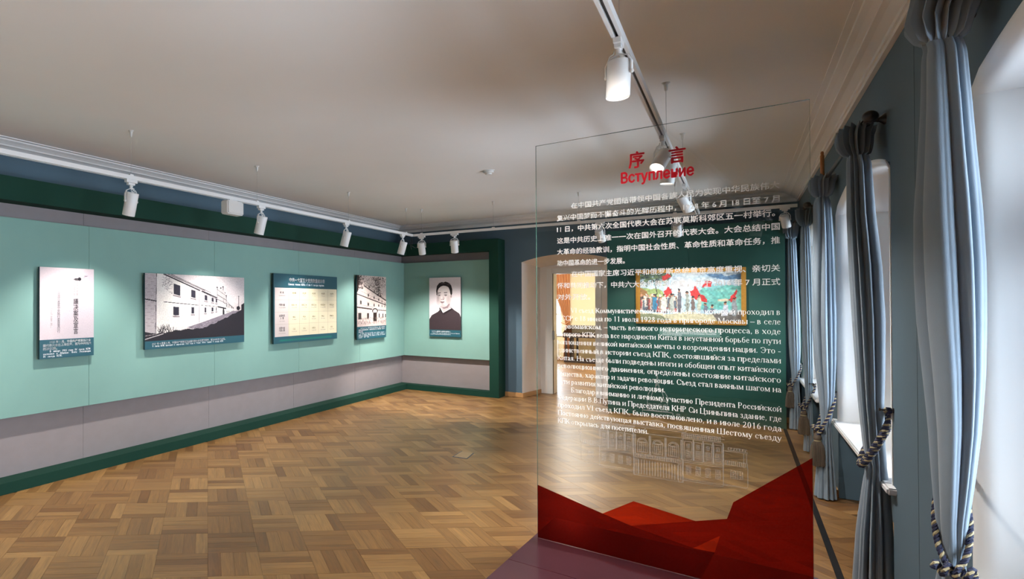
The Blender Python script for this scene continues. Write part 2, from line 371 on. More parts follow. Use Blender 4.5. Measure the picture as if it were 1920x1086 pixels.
skirt('baseboard_far_room',(-6.6,-.6,18.18,18.2,0,.08))

# ---------------------------------------------------------------- L-shaped exhibition wall (left)
XFr,YFr=-4.663,10.254; XG,YG=-4.84,10.43; XE=-3.043
ex=thing('exhibition_wall','L-shaped exhibition wall of pale teal panels in a dark green frame','display wall',(-4.8,10.3,0))
ex.location=(0,0,0)
Y0=-2.2
def exbox(name,m,*b,bevel=.002,nz=0):
    g=G(); g.box(*b); return g.obj(name,m,ex,bevel=bevel)
tag(exbox('plinth',m_green,XL+.001,XFr,Y0,YFr,0,.0957),'dark green plinth'); exbox('plinth',m_green,XL+.001,XE,YFr,YB-.001,0,.0957)
exbox('top_rail',m_green,XL+.001,XFr,Y0,YFr,2.466,2.669); exbox('top_rail',m_green,XL+.001,XE,YFr,YB-.001,2.466,2.669)
g=G(); g.box(XE-.15,XE,YFr,YB-.001,.0957,2.466); g.obj('end_post',m_green,ex,bevel=.002)
se=[Y0,-.2,1.56,3.36,5.132,6.89,8.65,YG]
for a,b in zip(se,se[1:]): exbox('backing_board',m_taupe,XL+.02,XG,a+.001,b-.001,.0957,2.466,bevel=.001)
exbox('backing_board',m_taupe,XG,XE-.15,YG,YG+.02,.0957,2.466,bevel=.001)
XT,YT=-4.748,10.339
se[-1]=YT
for a,b in zip(se,se[1:]): exbox('panel',m_teal,XT-.03,XT,a+.0012,b-.0012,.617,2.332,bevel=.0012)
exbox('panel',m_teal,XT,XE-.15,YT,YT+.03,.617,2.332,bevel=.0012)
for a in (1.0,4.0,7.0,9.5): exbox('spacer',m_black,XG,XT-.03,a,a+.06,.8,2.2,bevel=0)

# dark green display wall right of the niche
gw=thing('green_display_wall','dark green display wall holding the gold-framed painting','display wall')
PX0,PX1,PY=-1.466,.459,10.09
g=G(); g.box(PX0+.002,PX1-.002,PY+.02,YB-.03,0,2.64); g.obj('core',m_green,gw)
xs=[PX0,-.79,-.51,.14,PX1]; xs=[PX0,-.51,PX1]
for a,b in zip(xs,xs[1:]):
    g=G(); g.box(a+.001,b-.001,PY,PY+.02,.0,2.645); g.obj('panel',m_dgreen,gw,bevel=.0012)

# ---------------------------------------------------------------- light tracks
ZT,XTR,YTR,XM=2.635,-3.888,8.777,-.353
def track(name,label,p0,p1,hooks):
    p0,p1=Vector(p0),Vector(p1); d=(p1-p0).normalized(); L=(p1-p0).length
    R=Matrix((d,Vector((0,0,1)).cross(d),Vector((0,0,1)))).transposed().to_4x4(); R.translation=p0
    t=thing(name,label,'light track',mw=R)
    g=G(); g.prism([(0,-.018,0),(0,-.006,0),(0,-.006,.020),(0,.006,.020),(0,.006,0),(0,.018,0),(0,.018,.034),(0,-.018,.034)],(L,0,0)); r=g.obj('rail',m_metal,t)
    g=G(); g.box(0,L,-.0058,.0058,.012,.0198); g.obj('groove',m_black,t)
    for hx in hooks:
        w=link('suspension_wire',WIRE,t,loc=(hx,0,0)); c=link('ceiling_cup',CUP,w,loc=(0,0,0)); link('clamp',CLAMP,w)
    return t
g=G(); g.tube([(0,0,.034),(0,0,H-ZT)],.0012,6); WIRE=g.mesh('wire',m_wire)
g=G(); g.lathe([(.004,H-ZT-.055),(.008,H-ZT-.05),(.013,H-ZT-.012),(.022,H-ZT-.004),(.024,H-ZT)],14); CUP=g.mesh('cup',m_plastic,smooth=True)
g=G(); g.box(-.018,.018,-.012,.012,.030,.046); CLAMP=g.mesh('clamp',m_metal)
track('light_track','white track rail hung along the left wall',(XTR,-2,ZT),(XTR,YTR+.018,ZT),[1.6,3.4,5.17,6.87,8.794,10.54])
track('light_track','white track rail hung along the back wall above the doorway',(XTR+.018,YTR,ZT),(.50,YTR,ZT),[.13,1.20,2.28,3.3])
track('light_track','white track rail running down the middle of the ceiling',(XM,-2,ZT),(XM,YTR-.02,ZT),[1.5,4.75,6.77,8.3])

# spotlight: shared meshes, can pivots in its yoke
g=G(); g.box(-.055,.055,-.016,.016,-.026,0.0); g.box(-.035,.03,-.014,.014,-.045,-.028); AD=g.mesh('adapter',m_metal)
g=G(); g.lathe([(.012,-.075),(.012,-.04)],12); 
ya=[(-.062,0,-.175),(-.062,0,-.12),(-.045,0,-.088),(-.012,0,-.074),(.012,0,-.074),(.045,0,-.088),(.062,0,-.12),(.062,0,-.175)]
for i in range(len(ya)-1):
    a,b=Vector(ya[i]),Vector(ya[i+1]); n_=Vector((-(b-a).z,0,(b-a).x)).normalized()*.0022
    g.prism([a-n_+Vector((0,-.008,0)),b-n_+Vector((0,-.008,0)),b+n_+Vector((0,-.008,0)),a+n_+Vector((0,-.008,0))],(0,.016,0))
YO=g.mesh('yoke',m_metal)
g=G(); g.lathe([(.046,-.100),(.049,-.115),(.0505,-.117),(.052,-.112),(.052,.062),(.050,.068),(.046,.070),(.046,.058),(.0,.058)],28,caps=False); CAN=g.mesh('can',m_metal,smooth=True)
g=G()
for k in range(-3,4): g.box(-.038,.038,k*.011-.002,k*.011+.002,.058,.069)
FIN=g.mesh('fins',m_metal)
g=G(); g.lathe([(.0,-.106),(.0455,-.106)],28,caps=False); LENS=g.mesh('lens',m_lens)
g=G(); g.lathe([(.0,-.0),(.010,0),(.011,.008),(.008,.012),(0,.012)],14,T=T(.056,0,0)@Matrix.Rotation(PI/2,4,'Y'),caps=False); KN=g.mesh('knob',m_plastic,smooth=True)
cab=[]
for i in range(22):
    a=2*PI*i/21*1.05; cab.append((.018+.030*math.sin(a)*.8,.012*math.cos(a*.5),-.070-.030*(1-math.cos(a))*.5))
g=G(); g.tube([(.02,0,-.045)]+cab+[(0,0,-.115)],.0028,6); CAB=g.mesh('cable',m_metal,smooth=True)
DISC=G().lathe([(.0,-.106),(.0455,-.106)],28,caps=False).mesh('dark_disc',m_black)  # plain dark disc replacing the glowing lens of the added lamp
def spot(x,y,az,tilt,label,watt,size=70,blend=.55,group=None,lit=True,along='y',s=1.0,ang=None):
    """az: heading the beam leans to (deg, 0=+x, 90=+y); tilt from straight down"""
    r=thing('spotlight',label,'spotlight',(x,y,ZT),group)
    r.scale=(s,s,s)
    link('adapter',AD,r,mw=Matrix.Rotation(PI/2 if along=='y' else 0,4,'Z'))
    Ry=Matrix.Rotation(math.radians(az-90),4,'Z'); link('yoke',YO,r,mw=Ry)
    link('cable',CAB,r,mw=Ry)
    Mx=Ry@T(0,0,-.175)@Matrix.Rotation(math.radians(tilt),4,'X')
    c=link('can',CAN,r,mw=Mx); link('fins',FIN,c); link('knob',KN,c); link('knob',KN,c,mw=Matrix.Rotation(PI,4,'Z')); ln=link('lens' if lit else 'dark_disc',LENS if lit else DISC,c); 
    l=bpy.data.lights.new('spot_lamp','SPOT'); l.energy=watt; l.spot_size=math.radians(size); l.spot_blend=blend; l.shadow_soft_size=.03; l.color=(1,.95,.89)
    o=bpy.data.objects.new('spot_lamp',l); COL.objects.link(o); o.parent=c; o.location=(0,0,-.125)
    if not lit: o.visible_glossy=False   # added lamp kept out of reflections so the glass shows no glare
    return r
GL='spotlights on the track along the left wall'; GB='spotlights on the track along the back wall'; GM='spotlights on the middle track'
for y,la,wt in ((-.4,'white spotlight on the left track, nearest the camera side',1),(1.4,'white spotlight on the left track before the paper title page',1),
    (3.17,'white spotlight above the paper title page with vertical characters',1),(4.94,'white spotlight above the photograph of the long white building',1),
    (6.73,'white spotlight above the cream membership table',1),(8.42,'white spotlight at the far end of the left track',1)):
    spot(XTR,y,180,17,la,SPOT_W*wt,size=104,blend=.62,group=GL,s=1.04)
spot(-3.74,YTR,96,22,'white spotlight at the left end of the back track by the corner',SPOT_W*1.9,size=104,blend=.5,group=GB,along='x')
spot(-3.23,YTR,100,20,'white spotlight above the portrait photograph, second from the corner',SPOT_W*1.0,size=104,blend=.5,group=GB,along='x')
spot(-1.35,YTR,75,38,'white spotlight on the back track seen through the glass beside the doorway',SPOT_W*.4,size=66,group=GB,along='x',s=.9)
spot(-.55,YTR,90,36,'white spotlight on the back track in front of the gold-framed painting',SPOT_W*.95,size=84,group=GB,along='x',s=.85)
spot(.40,YTR,70,30,'white spotlight at the right end of the back track by the windows',SPOT_W*.15,size=66,group=GB,along='x',s=.75)
spot(XM,2.73,250,5,'large white spotlight hanging straight down nearest the camera',MID_W*.45,size=118,blend=.8,group=GM,s=.78)
spot(XM,4.50,245,42,'white spotlight on the middle track tilted to show its round face',MID_W*.35,size=100,blend=.8,group=GM,s=.78)
spot(XM,4.95,200,8,'white spotlight just behind the tilted one on the middle track',MID_W*.9,size=155,blend=1,group=GM,s=.78)
spot(XM,6.45,60,38,'white spotlight on the middle track leaning towards the windows',MID_W*.5,size=110,blend=.8,group=GM,s=.85)
spot(XM,-.6,200,10,'added unseen spotlight on the middle track behind the camera, brightening the ceiling',MID_W*3.2,size=125,blend=.8,group=GM)  # added out of view; its bounce off the floor lifts the ceiling
spot(XM,1.15,99,71,'added unseen spotlight on the middle track lighting the glass lettering from the front',460,size=50,blend=.8,lit=False,group=GM)  # added out of view to make the white lettering bright
bx=thing('track_power_feed','white boxy power feed hanging from the left track rail','power box',(XTR,4.47,ZT))
g=G(); g.box(-.05,.05,-.125,.125,-.150,-.012); g.obj('housing',m_plastic,bx,bevel=.012)
g=G(); g.box(-.02,.02,.125,.137,-.10,-.06); g.obj('switch',m_plastic,bx,bevel=.003)
g=G(); g.box(-.015,.015,-.06,.06,-.012,.0); g.obj('adapter',m_metal,bx)
sd=thing('smoke_detector','small round white smoke detector on the ceiling','smoke detector',(-2.081,6.686,H))
g=G(); g.lathe([(.0,-.045),(.03,-.045),(.036,-.03),(.05,-.026),(.055,-.012),(.05,0)],24,caps=False); g.obj('housing',m_plastic,sd,smooth=True)
g=G(); g.lathe([(.062,-.008),(.062,0),(.0,0)],24,caps=True); g.obj('base',m_plastic,sd)
g=G(); g.tube([(-3.86,8.86,2.62),(-3.80,8.95,2.56),(-3.82,9.0,2.50),(-3.92,8.95,2.47),(-3.95,8.88,2.50),(-3.9,8.80,2.61)],.004,6); g.tube([(-3.93,8.80,2.63),(-3.95,8.83,2.52),(-3.94,8.85,2.44)],.004,6)
tag(g.obj('cable',m_black,smooth=True),'thin black cable looped at the corner of the tracks','cable')

# floor fittings
g=G(); g.box(.425,.459,-.5,10.05,0,.007); tag(g.obj('cable_cover',m_strip,bevel=.003),'thin black cover strip lying along the floor by the windows','cable cover')
fsx=thing('floor_socket','square floor socket lid edged with blue tape on the parquet','floor socket',(-2.2,6.22,0))
g=G(); q=[Vector((-2.264,6.068,0)),Vector((-2.274,6.373,0)),Vector((-2.143,6.367,0)),Vector((-2.117,6.083,0))]; c_=sum(q,Vector())/4
lp=[(p-c_)*.88+c_-Vector((-2.2,6.22,0)) for p in q]; g.prism([p+Vector((0,0,.0005)) for p in lp],(0,0,.0025)); g.obj('lid',mat('oak lid',(.38,.24,.12),.4,noise=.2,nscale=20),fsx)
m_blt=mat('blue tape',(.02,.07,.14),.5)
lp2=[p-Vector((-2.2,6.22,0)) for p in q]
for i in (0,3,2):
    a,b=lp2[i],lp2[(i+1)%4]; c,d=lp[(i+1)%4],lp[i]; g=G(); g.prism([p+Vector((0,0,.0005)) for p in (a,b,c,d)],(0,0,.0015)); g.obj('tape',m_blt,fsx)

# ---------------------------------------------------------------- lettering
_fonttmp=[]
def text_mesh(s,size,off=0.0,align='LEFT',line=1.0):
    c=bpy.data.curves.new('lettering','FONT'); c.body=s; c.size=size; c.align_x=align; c.space_line=line; c.resolution_u=2; c.fill_mode='BOTH'
    o=bpy.data.objects.new('lettering',c); COL.objects.link(o)
    dg=bpy.context.evaluated_depsgraph_get(); me=bpy.data.meshes.new_from_object(o.evaluated_get(dg)); 
    bpy.data.objects.remove(o); bpy.data.curves.remove(c)
    return me
def put_text(name,s,m,parent,org,ux,uz,size,x,z,width=None,height=None,off=0,align='LEFT',line=1.0,lift=.0006,vcenter=True,label=None):
    """lettering in the plane org + x*ux + z*uz, lifted along the normal"""
    me=text_mesh(s,size,off,align,line); n=len(me.vertices); co=np.empty(n*3,dtype=np.float32); me.vertices.foreach_get('co',co); co=co.reshape(-1,3)
    if n==0: return None
    x0,x1=co[:,0].min(),co[:,0].max(); 
    if width: co[:,0]=(co[:,0]-x0)*width/(x1-x0)+ (0 if align=='LEFT' else -width/2)
    elif align=='LEFT': co[:,0]-=x0
    if vcenter: co[:,1]-=(co[:,1].min()+co[:,1].max())/2
    if height: co[:,1]*=height/(co[:,1].max()-co[:,1].min())
    if off:
        # bolder strokes: the same outline printed again, shifted by a hair
        nf=len(me.polygons); lt=np.empty(nf,dtype=np.int32); me.polygons.foreach_get('loop_total',lt); lv=np.empty(len(me.loops),dtype=np.int32); me.loops.foreach_get('vertex_index',lv)
        fs_=[];k_=0
        for q in lt: fs_.append(lv[k_:k_+q].tolist()); k_+=q
        C=[];FF=[]
        for i,(dx,dz) in enumerate(((-off,0),(off,0),(0,off),(0,-off))):
            C.append(co+np.array([dx,dz,0],dtype=np.float32)); FF+=[[v_+i*n for v_ in f_] for f_ in fs_]
        co=np.concatenate(C); me2=bpy.data.meshes.new('lettering'); me2.from_pydata(co.tolist(),[],FF); me=me2
    o_,a,b=Vector(org),Vector(ux),Vector(uz); nn=a.cross(b).normalized()
    P=np.array(o_+nn*lift)[None]+np.outer(co[:,0]+x,np.array(a))+np.outer(co[:,1]+z,np.array(b))
    me.vertices.foreach_set('co',P.astype(np.float32).ravel()); me.materials.clear(); me.materials.append(m); me.update()
    o=link(name,me,parent); o['kind']='stuff'
    if label: o['label']=label
    return o

# a serif book face drawn from strokes: V stem, H bar, D diagonal, A bowl, S serif, Q dot
TK,TN=.098,.036
def gl(s):
    out=[]
    for t in s.split():
        k=t[0]; out.append((k,[float(q) for q in t[1:].split(',')]))
    return out
XH,CP=.455,.665
GLY={
'а':(.45,'V.33,0,.33,0 A.21,.33,.12,.125,0,165 A.20,.12,.145,.12,60,300 D.26,.23,.34,.27,1 D.33,.05,.42,.02,1 Q.10,.36,.045'),
'б':(.50,'A.25,.215,.20,.22,0,360 A.30,.42,.25,.22,95,200 H.28,.42,.64'),
'в':(.47,'V.09,0,.455,3 A.22,.345,.14,.105,-90,90 A.23,.12,.165,.12,-90,90 H.10,.24,.45 H.10,.24,.24 H.10,.24,.01'),
'г':(.40,'V.09,0,.455,3 H.10,.36,.445 D.36,.445,.375,.34,0'),
'д':(.50,'V.36,0,.455,0 D.12,.02,.18,.44,0 H.02,.49,.015 H.13,.40,.445 D.03,.02,.03,-.13,1 D.475,.02,.475,-.13,1'),
'е':(.44,'A.23,.225,.185,.225,20,325 H.06,.41,.275'),
'ж':(.70,'V.35,0,.455,3 D.07,.43,.16,.26,1 D.16,.24,.03,.02,2 D.63,.43,.54,.26,1 D.54,.24,.67,.02,2 H.16,.54,.24 Q.07,.42,.04 Q.63,.42,.04 S.05,.015,.12 S.65,.015,.12'),
'з':(.40,'A.17,.345,.13,.11,-80,150 A.17,.12,.17,.12,-150,85 H.13,.21,.24 Q.06,.37,.035'),
'и':(.53,'V.09,0,.455,3 V.44,0,.455,3 D.12,.06,.41,.40,0'),
'й':(.53,'V.09,0,.455,3 V.44,0,.455,3 D.12,.06,.41,.40,0 A.265,.62,.10,.08,190,350'),
'к':(.50,'V.09,0,.455,3 D.14,.23,.24,.24,0 D.24,.25,.38,.42,1 D.22,.25,.44,.02,2 Q.40,.42,.04 S.44,.015,.12'),
'л':(.50,'V.40,0,.455,3 D.17,.44,.12,.06,0 Q.07,.035,.045 H.15,.40,.445 S.17,.445,.10'),
'м':(.64,'V.54,0,.455,3 D.09,.02,.11,.43,0 D.12,.44,.31,.03,2 D.32,.03,.52,.42,0 S.09,.015,.14 S.10,.445,.10'),
'н':(.53,'V.09,0,.455,3 V.44,0,.455,3 H.10,.44,.235'),
'о':(.50,'A.25,.225,.205,.23,0,360'),
'п':(.53,'V.09,0,.455,3 V.44,0,.455,3 H.10,.44,.445'),
'р':(.50,'V.10,-.21,.455,1 A.24,.225,.20,.225,-130,130 S.06,.445,.08'),
'с':(.44,'A.23,.225,.185,.23,35,325 Q.38,.35,.045'),
'т':(.44,'V.22,0,.455,1 H.03,.41,.445 D.03,.445,.02,.33,0 D.41,.445,.42,.33,0'),
'у':(.49,'D.08,.43,.25,.06,2 D.41,.43,.23,-.10,0 A.15,-.12,.09,.07,200,360 S.07,.445,.15 S.42,.445,.12 Q.09,-.14,.045'),
'ф':(.66,'V.33,-.21,.66,1 A.20,.225,.16,.225,60,300 A.46,.225,.16,.225,-120,120'),
'х':(.49,'D.09,.43,.41,.02,2 D.40,.43,.09,.02,0 S.09,.445,.14 S.40,.445,.12 S.08,.015,.12 S.41,.015,.14'),
'ц':(.53,'V.09,0,.455,3 V.42,0,.455,3 H.10,.48,.015 D.49,.02,.49,-.13,1'),
'ч':(.50,'V.40,0,.455,3 A.26,.36,.17,.15,180,275 V.10,.34,.455,2 H.26,.40,.215'),
'ш':(.77,'V.09,0,.455,3 V.385,0,.455,3 V.68,0,.455,3 H.10,.68,.015'),
'щ':(.77,'V.09,0,.455,3 V.375,0,.455,3 V.66,0,.455,3 H.10,.72,.015 D.73,.02,.73,-.13,1'),
'ъ':(.52,'V.19,0,.455,0 H.03,.20,.445 D.03,.445,.02,.34,0 A.31,.13,.155,.125,-90,90 H.20,.32,.25 H.20,.32,.01'),
'ы':(.67,'V.09,0,.455,3 A.22,.13,.155,.125,-90,90 H.10,.23,.25 H.10,.23,.01 V.57,0,.455,3'),
'ь':(.47,'V.09,0,.455,3 A.24,.13,.165,.125,-90,90 H.10,.25,.25 H.10,.25,.01'),
'э':(.43,'A.18,.225,.20,.23,-145,145 H.12,.38,.235 Q.06,.35,.045'),
'ю':(.74,'V.09,0,.455,3 H.10,.30,.235 A.49,.225,.19,.23,0,360'),
'я':(.47,'V.37,0,.455,3 A.22,.335,.14,.11,90,270 H.20,.36,.445 H.20,.36,.225 D.27,.22,.09,.03,1 S.07,.015,.10'),
'А':(.72,'D.34,.66,.10,.02,0 D.34,.66,.60,.02,2 H.19,.50,.22 S.09,.015,.19 S.61,.015,.21'),
'Б':(.58,'V.12,0,.665,3 A.29,.18,.22,.18,-90,90 H.12,.30,.36 H.12,.30,.01 H.12,.48,.655 D.48,.655,.50,.52,0'),
'В':(.66,'V.12,0,.665,3 A.30,.51,.19,.15,-90,90 A.31,.18,.24,.18,-90,90 H.12,.31,.655 H.12,.32,.355 H.12,.32,.01'),
'Е':(.61,'V.12,0,.665,3 H.12,.52,.655 H.12,.42,.35 H.12,.53,.01 D.52,.655,.54,.53,0 D.53,.01,.56,.15,0'),
'И':(.72,'V.12,0,.665,3 V.60,0,.665,3 D.16,.08,.56,.59,0'),
'З':(.50,'A.22,.50,.18,.16,-80,150 A.22,.18,.22,.18,-150,85 Q.07,.55,.045'),
'К':(.67,'V.12,0,.665,3 D.17,.33,.30,.35,0 D.30,.36,.52,.63,1 D.28,.35,.60,.02,2 Q.54,.62,.045 S.60,.015,.17'),
'М':(.88,'V.75,0,.665,3 D.12,.02,.13,.64,0 D.15,.65,.42,.04,2 D.44,.04,.72,.64,0 S.12,.015,.17 S.11,.655,.14 S.77,.655,.14'),
'Н':(.72,'V.12,0,.665,3 V.60,0,.665,3 H.12,.60,.34'),
'П':(.72,'V.12,0,.665,3 V.60,0,.665,3 H.12,.60,.655'),
'Р':(.56,'V.12,0,.665,3 A.28,.485,.22,.17,-90,90 H.12,.30,.655 H.12,.30,.315'),
'С':(.66,'A.35,.33,.29,.34,38,322 D.60,.64,.61,.45,0 D.60,.03,.62,.18,0'),
'Т':(.61,'V.305,0,.665,1 H.03,.58,.655 D.03,.655,.02,.50,0 D.58,.655,.59,.50,0'),
'У':(.70,'D.10,.64,.36,.22,2 D.60,.64,.33,.10,0 A.24,.10,.10,.08,200,360 S.10,.655,.17 S.60,.655,.15 Q.16,.05,.05'),
'Ф':(.76,'V.38,0,.665,3 A.25,.34,.20,.20,60,300 A.51,.34,.20,.20,-120,120'),
'Ц':(.72,'V.12,0,.665,3 V.58,0,.665,3 H.12,.66,.015 D.67,.02,.67,-.15,1'),
'Ш':(1.0,'V.12,0,.665,3 V.50,0,.665,3 V.88,0,.665,3 H.12,.88,.015'),
'Э':(.65,'A.29,.33,.29,.34,-145,145 H.18,.57,.34 D.05,.64,.05,.48,0'),
'V':(.72,'D.12,.64,.36,.02,2 D.62,.64,.37,.02,0 S.11,.655,.19 S.62,.655,.15'),
'I':(.33,'V.165,0,.665,3'),
'0':(.50,'A.25,.335,.19,.34,0,360'),'1':(.50,'V.25,0,.665,1 D.25,.65,.12,.56,0'),
'2':(.50,'A.23,.49,.17,.175,-30,160 D.36,.38,.06,.03,1 H.05,.44,.03 H.05,.42,.055 D.43,.04,.46,.15,0'),
'4':(.50,'V.33,0,.66,0 H.03,.46,.18 D.33,.65,.04,.19,0'),'5':(.5,'A.20,.21,.20,.21,-150,110 H.14,.42,.64 D.14,.64,.10,.40,0'),
'6':(.50,'A.26,.205,.185,.21,0,360 A.44,.25,.375,.42,105,180'),'7':(.50,'H.06,.45,.635 H.06,.45,.615 D.44,.63,.22,.0,1'),
'8':(.50,'A.25,.50,.15,.155,0,360 A.25,.18,.185,.18,0,360'),'9':(.50,'A.24,.46,.185,.21,0,360 A.06,.42,.375,.42,-75,0'),
'.':(.25,'Q.12,.045,.05'),',':(.25,'Q.12,.045,.05 D.15,.04,.08,-.10,0'),'–':(.50,'H.0,.50,.22 H.0,.50,.235'),'-':(.33,'H.03,.29,.20 H.03,.29,.22'),':':(.28,'Q.13,.045,.05 Q.13,.38,.05'),
}
GLY={k:(w,gl(s)) for k,(w,s) in GLY.items()}
def serif_len(s): return sum(GLY[c][0] if c in GLY else .25 for c in s)
def serif_word(g,s,x,z,em,fx=1.0,bold=1.0):
    tk,tn=TK*bold,TN*(bold*1.1)
    for ch in s:
        if ch not in GLY: x+=.25*em*fx; continue
        w,st=GLY[ch]
        def q(pts): g.poly([(x+a*em*fx,z+b*em,0) for a,b in pts])
        def bar(x0,y0,x1,y1,t):
            dx,dy=x1-x0,y1-y0; l=math.hypot(dx,dy) or 1; nx,ny=-dy/l*t/2,dx/l*t/2
            q([(x0-nx,y0-ny),(x1-nx,y1-ny),(x1+nx,y1+ny),(x0+nx,y0+ny)])
        for k,a in st:
            if k=='V':
                bar(a[0],a[1],a[0],a[2],tk); f=int(a[3])
                if f&1: bar(a[0]-.095,a[1]+.014,a[0]+.095,a[1]+.014,.028)
                if f&2: bar(a[0]-.095,a[2]-.014,a[0]+.095,a[2]-.014,.028)
            elif k=='H': bar(a[0],a[2],a[1],a[2],tn)
            elif k=='D': bar(a[0],a[1],a[2],a[3],(tn,tk*.7,tk)[int(a[4])])
            elif k=='S': bar(a[0]-a[2]/2,a[1],a[0]+a[2]/2,a[1],.028)
            elif k=='Q': q([(a[0]+a[2]*math.cos(t*PI/3),a[1]+a[2]*math.sin(t*PI/3)) for t in range(6)])
            elif k=='A':
                cx,cy2,rx,ry,t0,t1=a; n=max(5,int(abs(t1-t0)/26)); pr=None
                for i in range(n+1):
                    t=math.radians(t0+(t1-t0)*i/n); v=abs(math.cos(t)); th=tn+(tk-tn)*v**1.5
                    p=((cx+rx*math.cos(t),cy2+ry*math.sin(t)),(cx+max(.01,rx-th)*math.cos(t),cy2+max(.01,ry-max(tn,th*.4))*math.sin(t)))
                    if pr: q([pr[0],p[0],p[1],pr[1]])
                    pr=p
        x+=w*em*fx
    return x
def serif_line(name,s,m,parent,org,ux,uz,em,x0,z,x1=None,bold=1.0,lift=.0006,center=False):
    words=s.split(' '); wl=[serif_len(w)*em for w in words]; gap=.25*em; fx=1.0
    if x1 is not None:
        free=(x1-x0)-sum(wl)
        if len(words)>1:
            if free/(len(words)-1)<.16*em: fx=((x1-x0)-.2*em*(len(words)-1))/sum(wl); gap=.2*em
            else: gap=free/(len(words)-1)
    g=G(); x=x0-(sum(wl)+gap*(len(words)-1))/2 if center else x0
    for w,l in zip(words,wl): serif_word(g,w,x,z,em,fx,bold); x+=l*fx+gap
    o_,a,b=Vector(org),Vector(ux),Vector(uz); nn=a.cross(b).normalized(); g.v=[tuple(o_+nn*lift+a*p[0]+b*p[1]) for p in g.v]
    o=g.obj(name,m,parent,fix=False); o['kind']='stuff'; return o

# ---------------------------------------------------------------- glass panel
ga=math.radians(-3.2057); GD=Vector((math.cos(ga),math.sin(ga),0)); GN=Vector((GD.y,-GD.x,0)); GO=Vector((-1.029,4.285,0)); UZ=Vector((0,0,1))
gp=thing('glass_text_panel','tall clear glass panel with red and white bilingual lettering on a plum base','glass panel')
KS=.9682; gp.location=(GO.x*KS,GO.y*KS,1.6*(1-KS)); gp.scale=(KS,KS,KS); ZB=-1.6*(1-KS)/KS
GP=Vector(GO); GL_=Matrix.Identity(4)
def gpt(s,z,d=0): # d towards the camera
    return GD*s+GN*d+UZ*z
g=G(); zb,zt,W,th=.030,2.650,1.3205,.010
for d in (0,-th): g.poly([gpt(0,zb,d),gpt(W,zb,d),gpt(W,zt,d),gpt(0,zt,d)])
g.obj('pane',m_glass,gp,fix=False)
for (a,b,c,d_) in ((0,.0009,zb,zt),(W-.0009,W,zb,zt),(0,W,zt-.0012,zt)):
    g=G(); g.prism([gpt(a,c,.0001),gpt(b,c,.0001),gpt(b,d_,.0001),gpt(a,d_,.0001)],-GN*(th+.0002)); g.obj('glass_edge',m_edge,gp)
g=G(); g.prism([gpt(-.028,ZB,-.478),gpt(1.345,ZB,-.478),gpt(1.345,ZB,.474),gpt(-.028,ZB,.474)],(0,0,.029-ZB)); g.obj('base_plate',m_plum,gp,bevel=.002)
g=G(); g.prism([gpt(-.028,ZB,.476),gpt(1.345,ZB,.476),gpt(1.345,ZB,1.02),gpt(-.028,ZB,1.02)],(0,0,.029-ZB)); g.obj('base_plate',m_plum,gp,bevel=.002)
zf=zb+.001
def filmpoly(name,m,pts,d):
    g=G(); g.poly([gpt(s,z,d) for s,z in pts]); o=g.obj(name,m,gp,fix=False); return o
filmpoly('red_film',m_filmA,[(.0012,zf),(.0012,.382),(.3787,.283),(.5287,.2458),(.8278,.1962),(.9228,.1996),(.86,zf)],.0010)['label']='deep red left film shape'
filmpoly('red_film',m_filmB,[(.3787,.283),(.5418,.397),(.8409,.3528),(.5287,.2458)],.0010)['label']='bright red middle peak'
filmpoly('red_film',m_filmC,[(.5287,.2458),(.977,.4007),(1.0048,.4985),(1.3190,.799),(1.3190,zf),(.86,zf),(.9228,.1996),(.9466,.2983),(.8278,.1962)],.0010)['label']='red right film shape rising to the corner'
filmpoly('red_film',m_filmB,[(.8278,.1962),(.9466,.2983),(.9228,.1996)],.0010)['label']='bright red small triangle'
OG=(0,0,0); UXg=GD
def gt(name,s,m,size,x,z,**k): return put_text(name,s,m,gp,GN*.0015,UXg,UZ,size,x,z,**k)
gt('heading','序',m_red,.085,.530,2.462,width=.077,height=.098,off=.0024,label='red heading character')
gt('heading','言',m_red,.085,.728,2.458,width=.077,height=.094,off=.0024,label='red heading character')
gt('heading','Вступление',m_red,.075,.4895,2.352,width=.353,height=.084,off=.0024,label='red heading word')
CN=['在中国共产党团结带领中国各族人民为实现中华民族伟大','复兴中国梦而不懈奋斗的光辉历程中，1928 年 6 月 18 日至 7 月','11 日，中共第六次全国代表大会在苏联莫斯科郊区五一村举行。','这是中共历史上唯一一次在国外召开的代表大会。大会总结中国','大革命的经验教训，指明中国社会性质、革命性质和革命任务，推','动中国革命的进一步发展。','在中国国家主席习近平和俄罗斯总统普京高度重视、亲切关','怀和共同推动下，中共六大会址得到修复，并于 2016 年 7 月正式','对外开放。']
for k,s in enumerate(CN):
    z=2.223-.0735*k; x0,x1=.1295,1.2025
    if k in (0,6): x0=.212
    if k==5: x1=.505
    if k==8: x1=.318
    gt('text_line',s,m_ink,.041,x0,z,width=x1-x0-(.018 if k in (2,) else 0),off=.0005)
RU=['VI съезд Коммунистической партии Китая, который проходил в','СССР с 18 июня по 11 июля 1928 года в пригороде Москвы – в селе','Первомайском, – часть великого исторического процесса, в ходе','которого КПК вела все народности Китая в неустанной борьбе по пути','воплощения великой китайской мечты о возрождении нации. Это -','единственный в истории съезд КПК, состоявшийся за пределами','Китая. На съезде были подведены итоги и обобщен опыт китайского','революционного движения, определены состояние китайского','общества, характер и задачи революции. Съезд стал важным шагом на','пути развития китайской революции.','Благодаря вниманию и личному участию Президента Российской','Федерации В.В.Путина и Председателя КНР Си Цзиньпина здание, где','проходил VI съезд КПК, было восстановлено, и в июле 2016 года','Постоянно действующая выставка, посвященная Шестому съезду','КПК открылась для посетителей.']
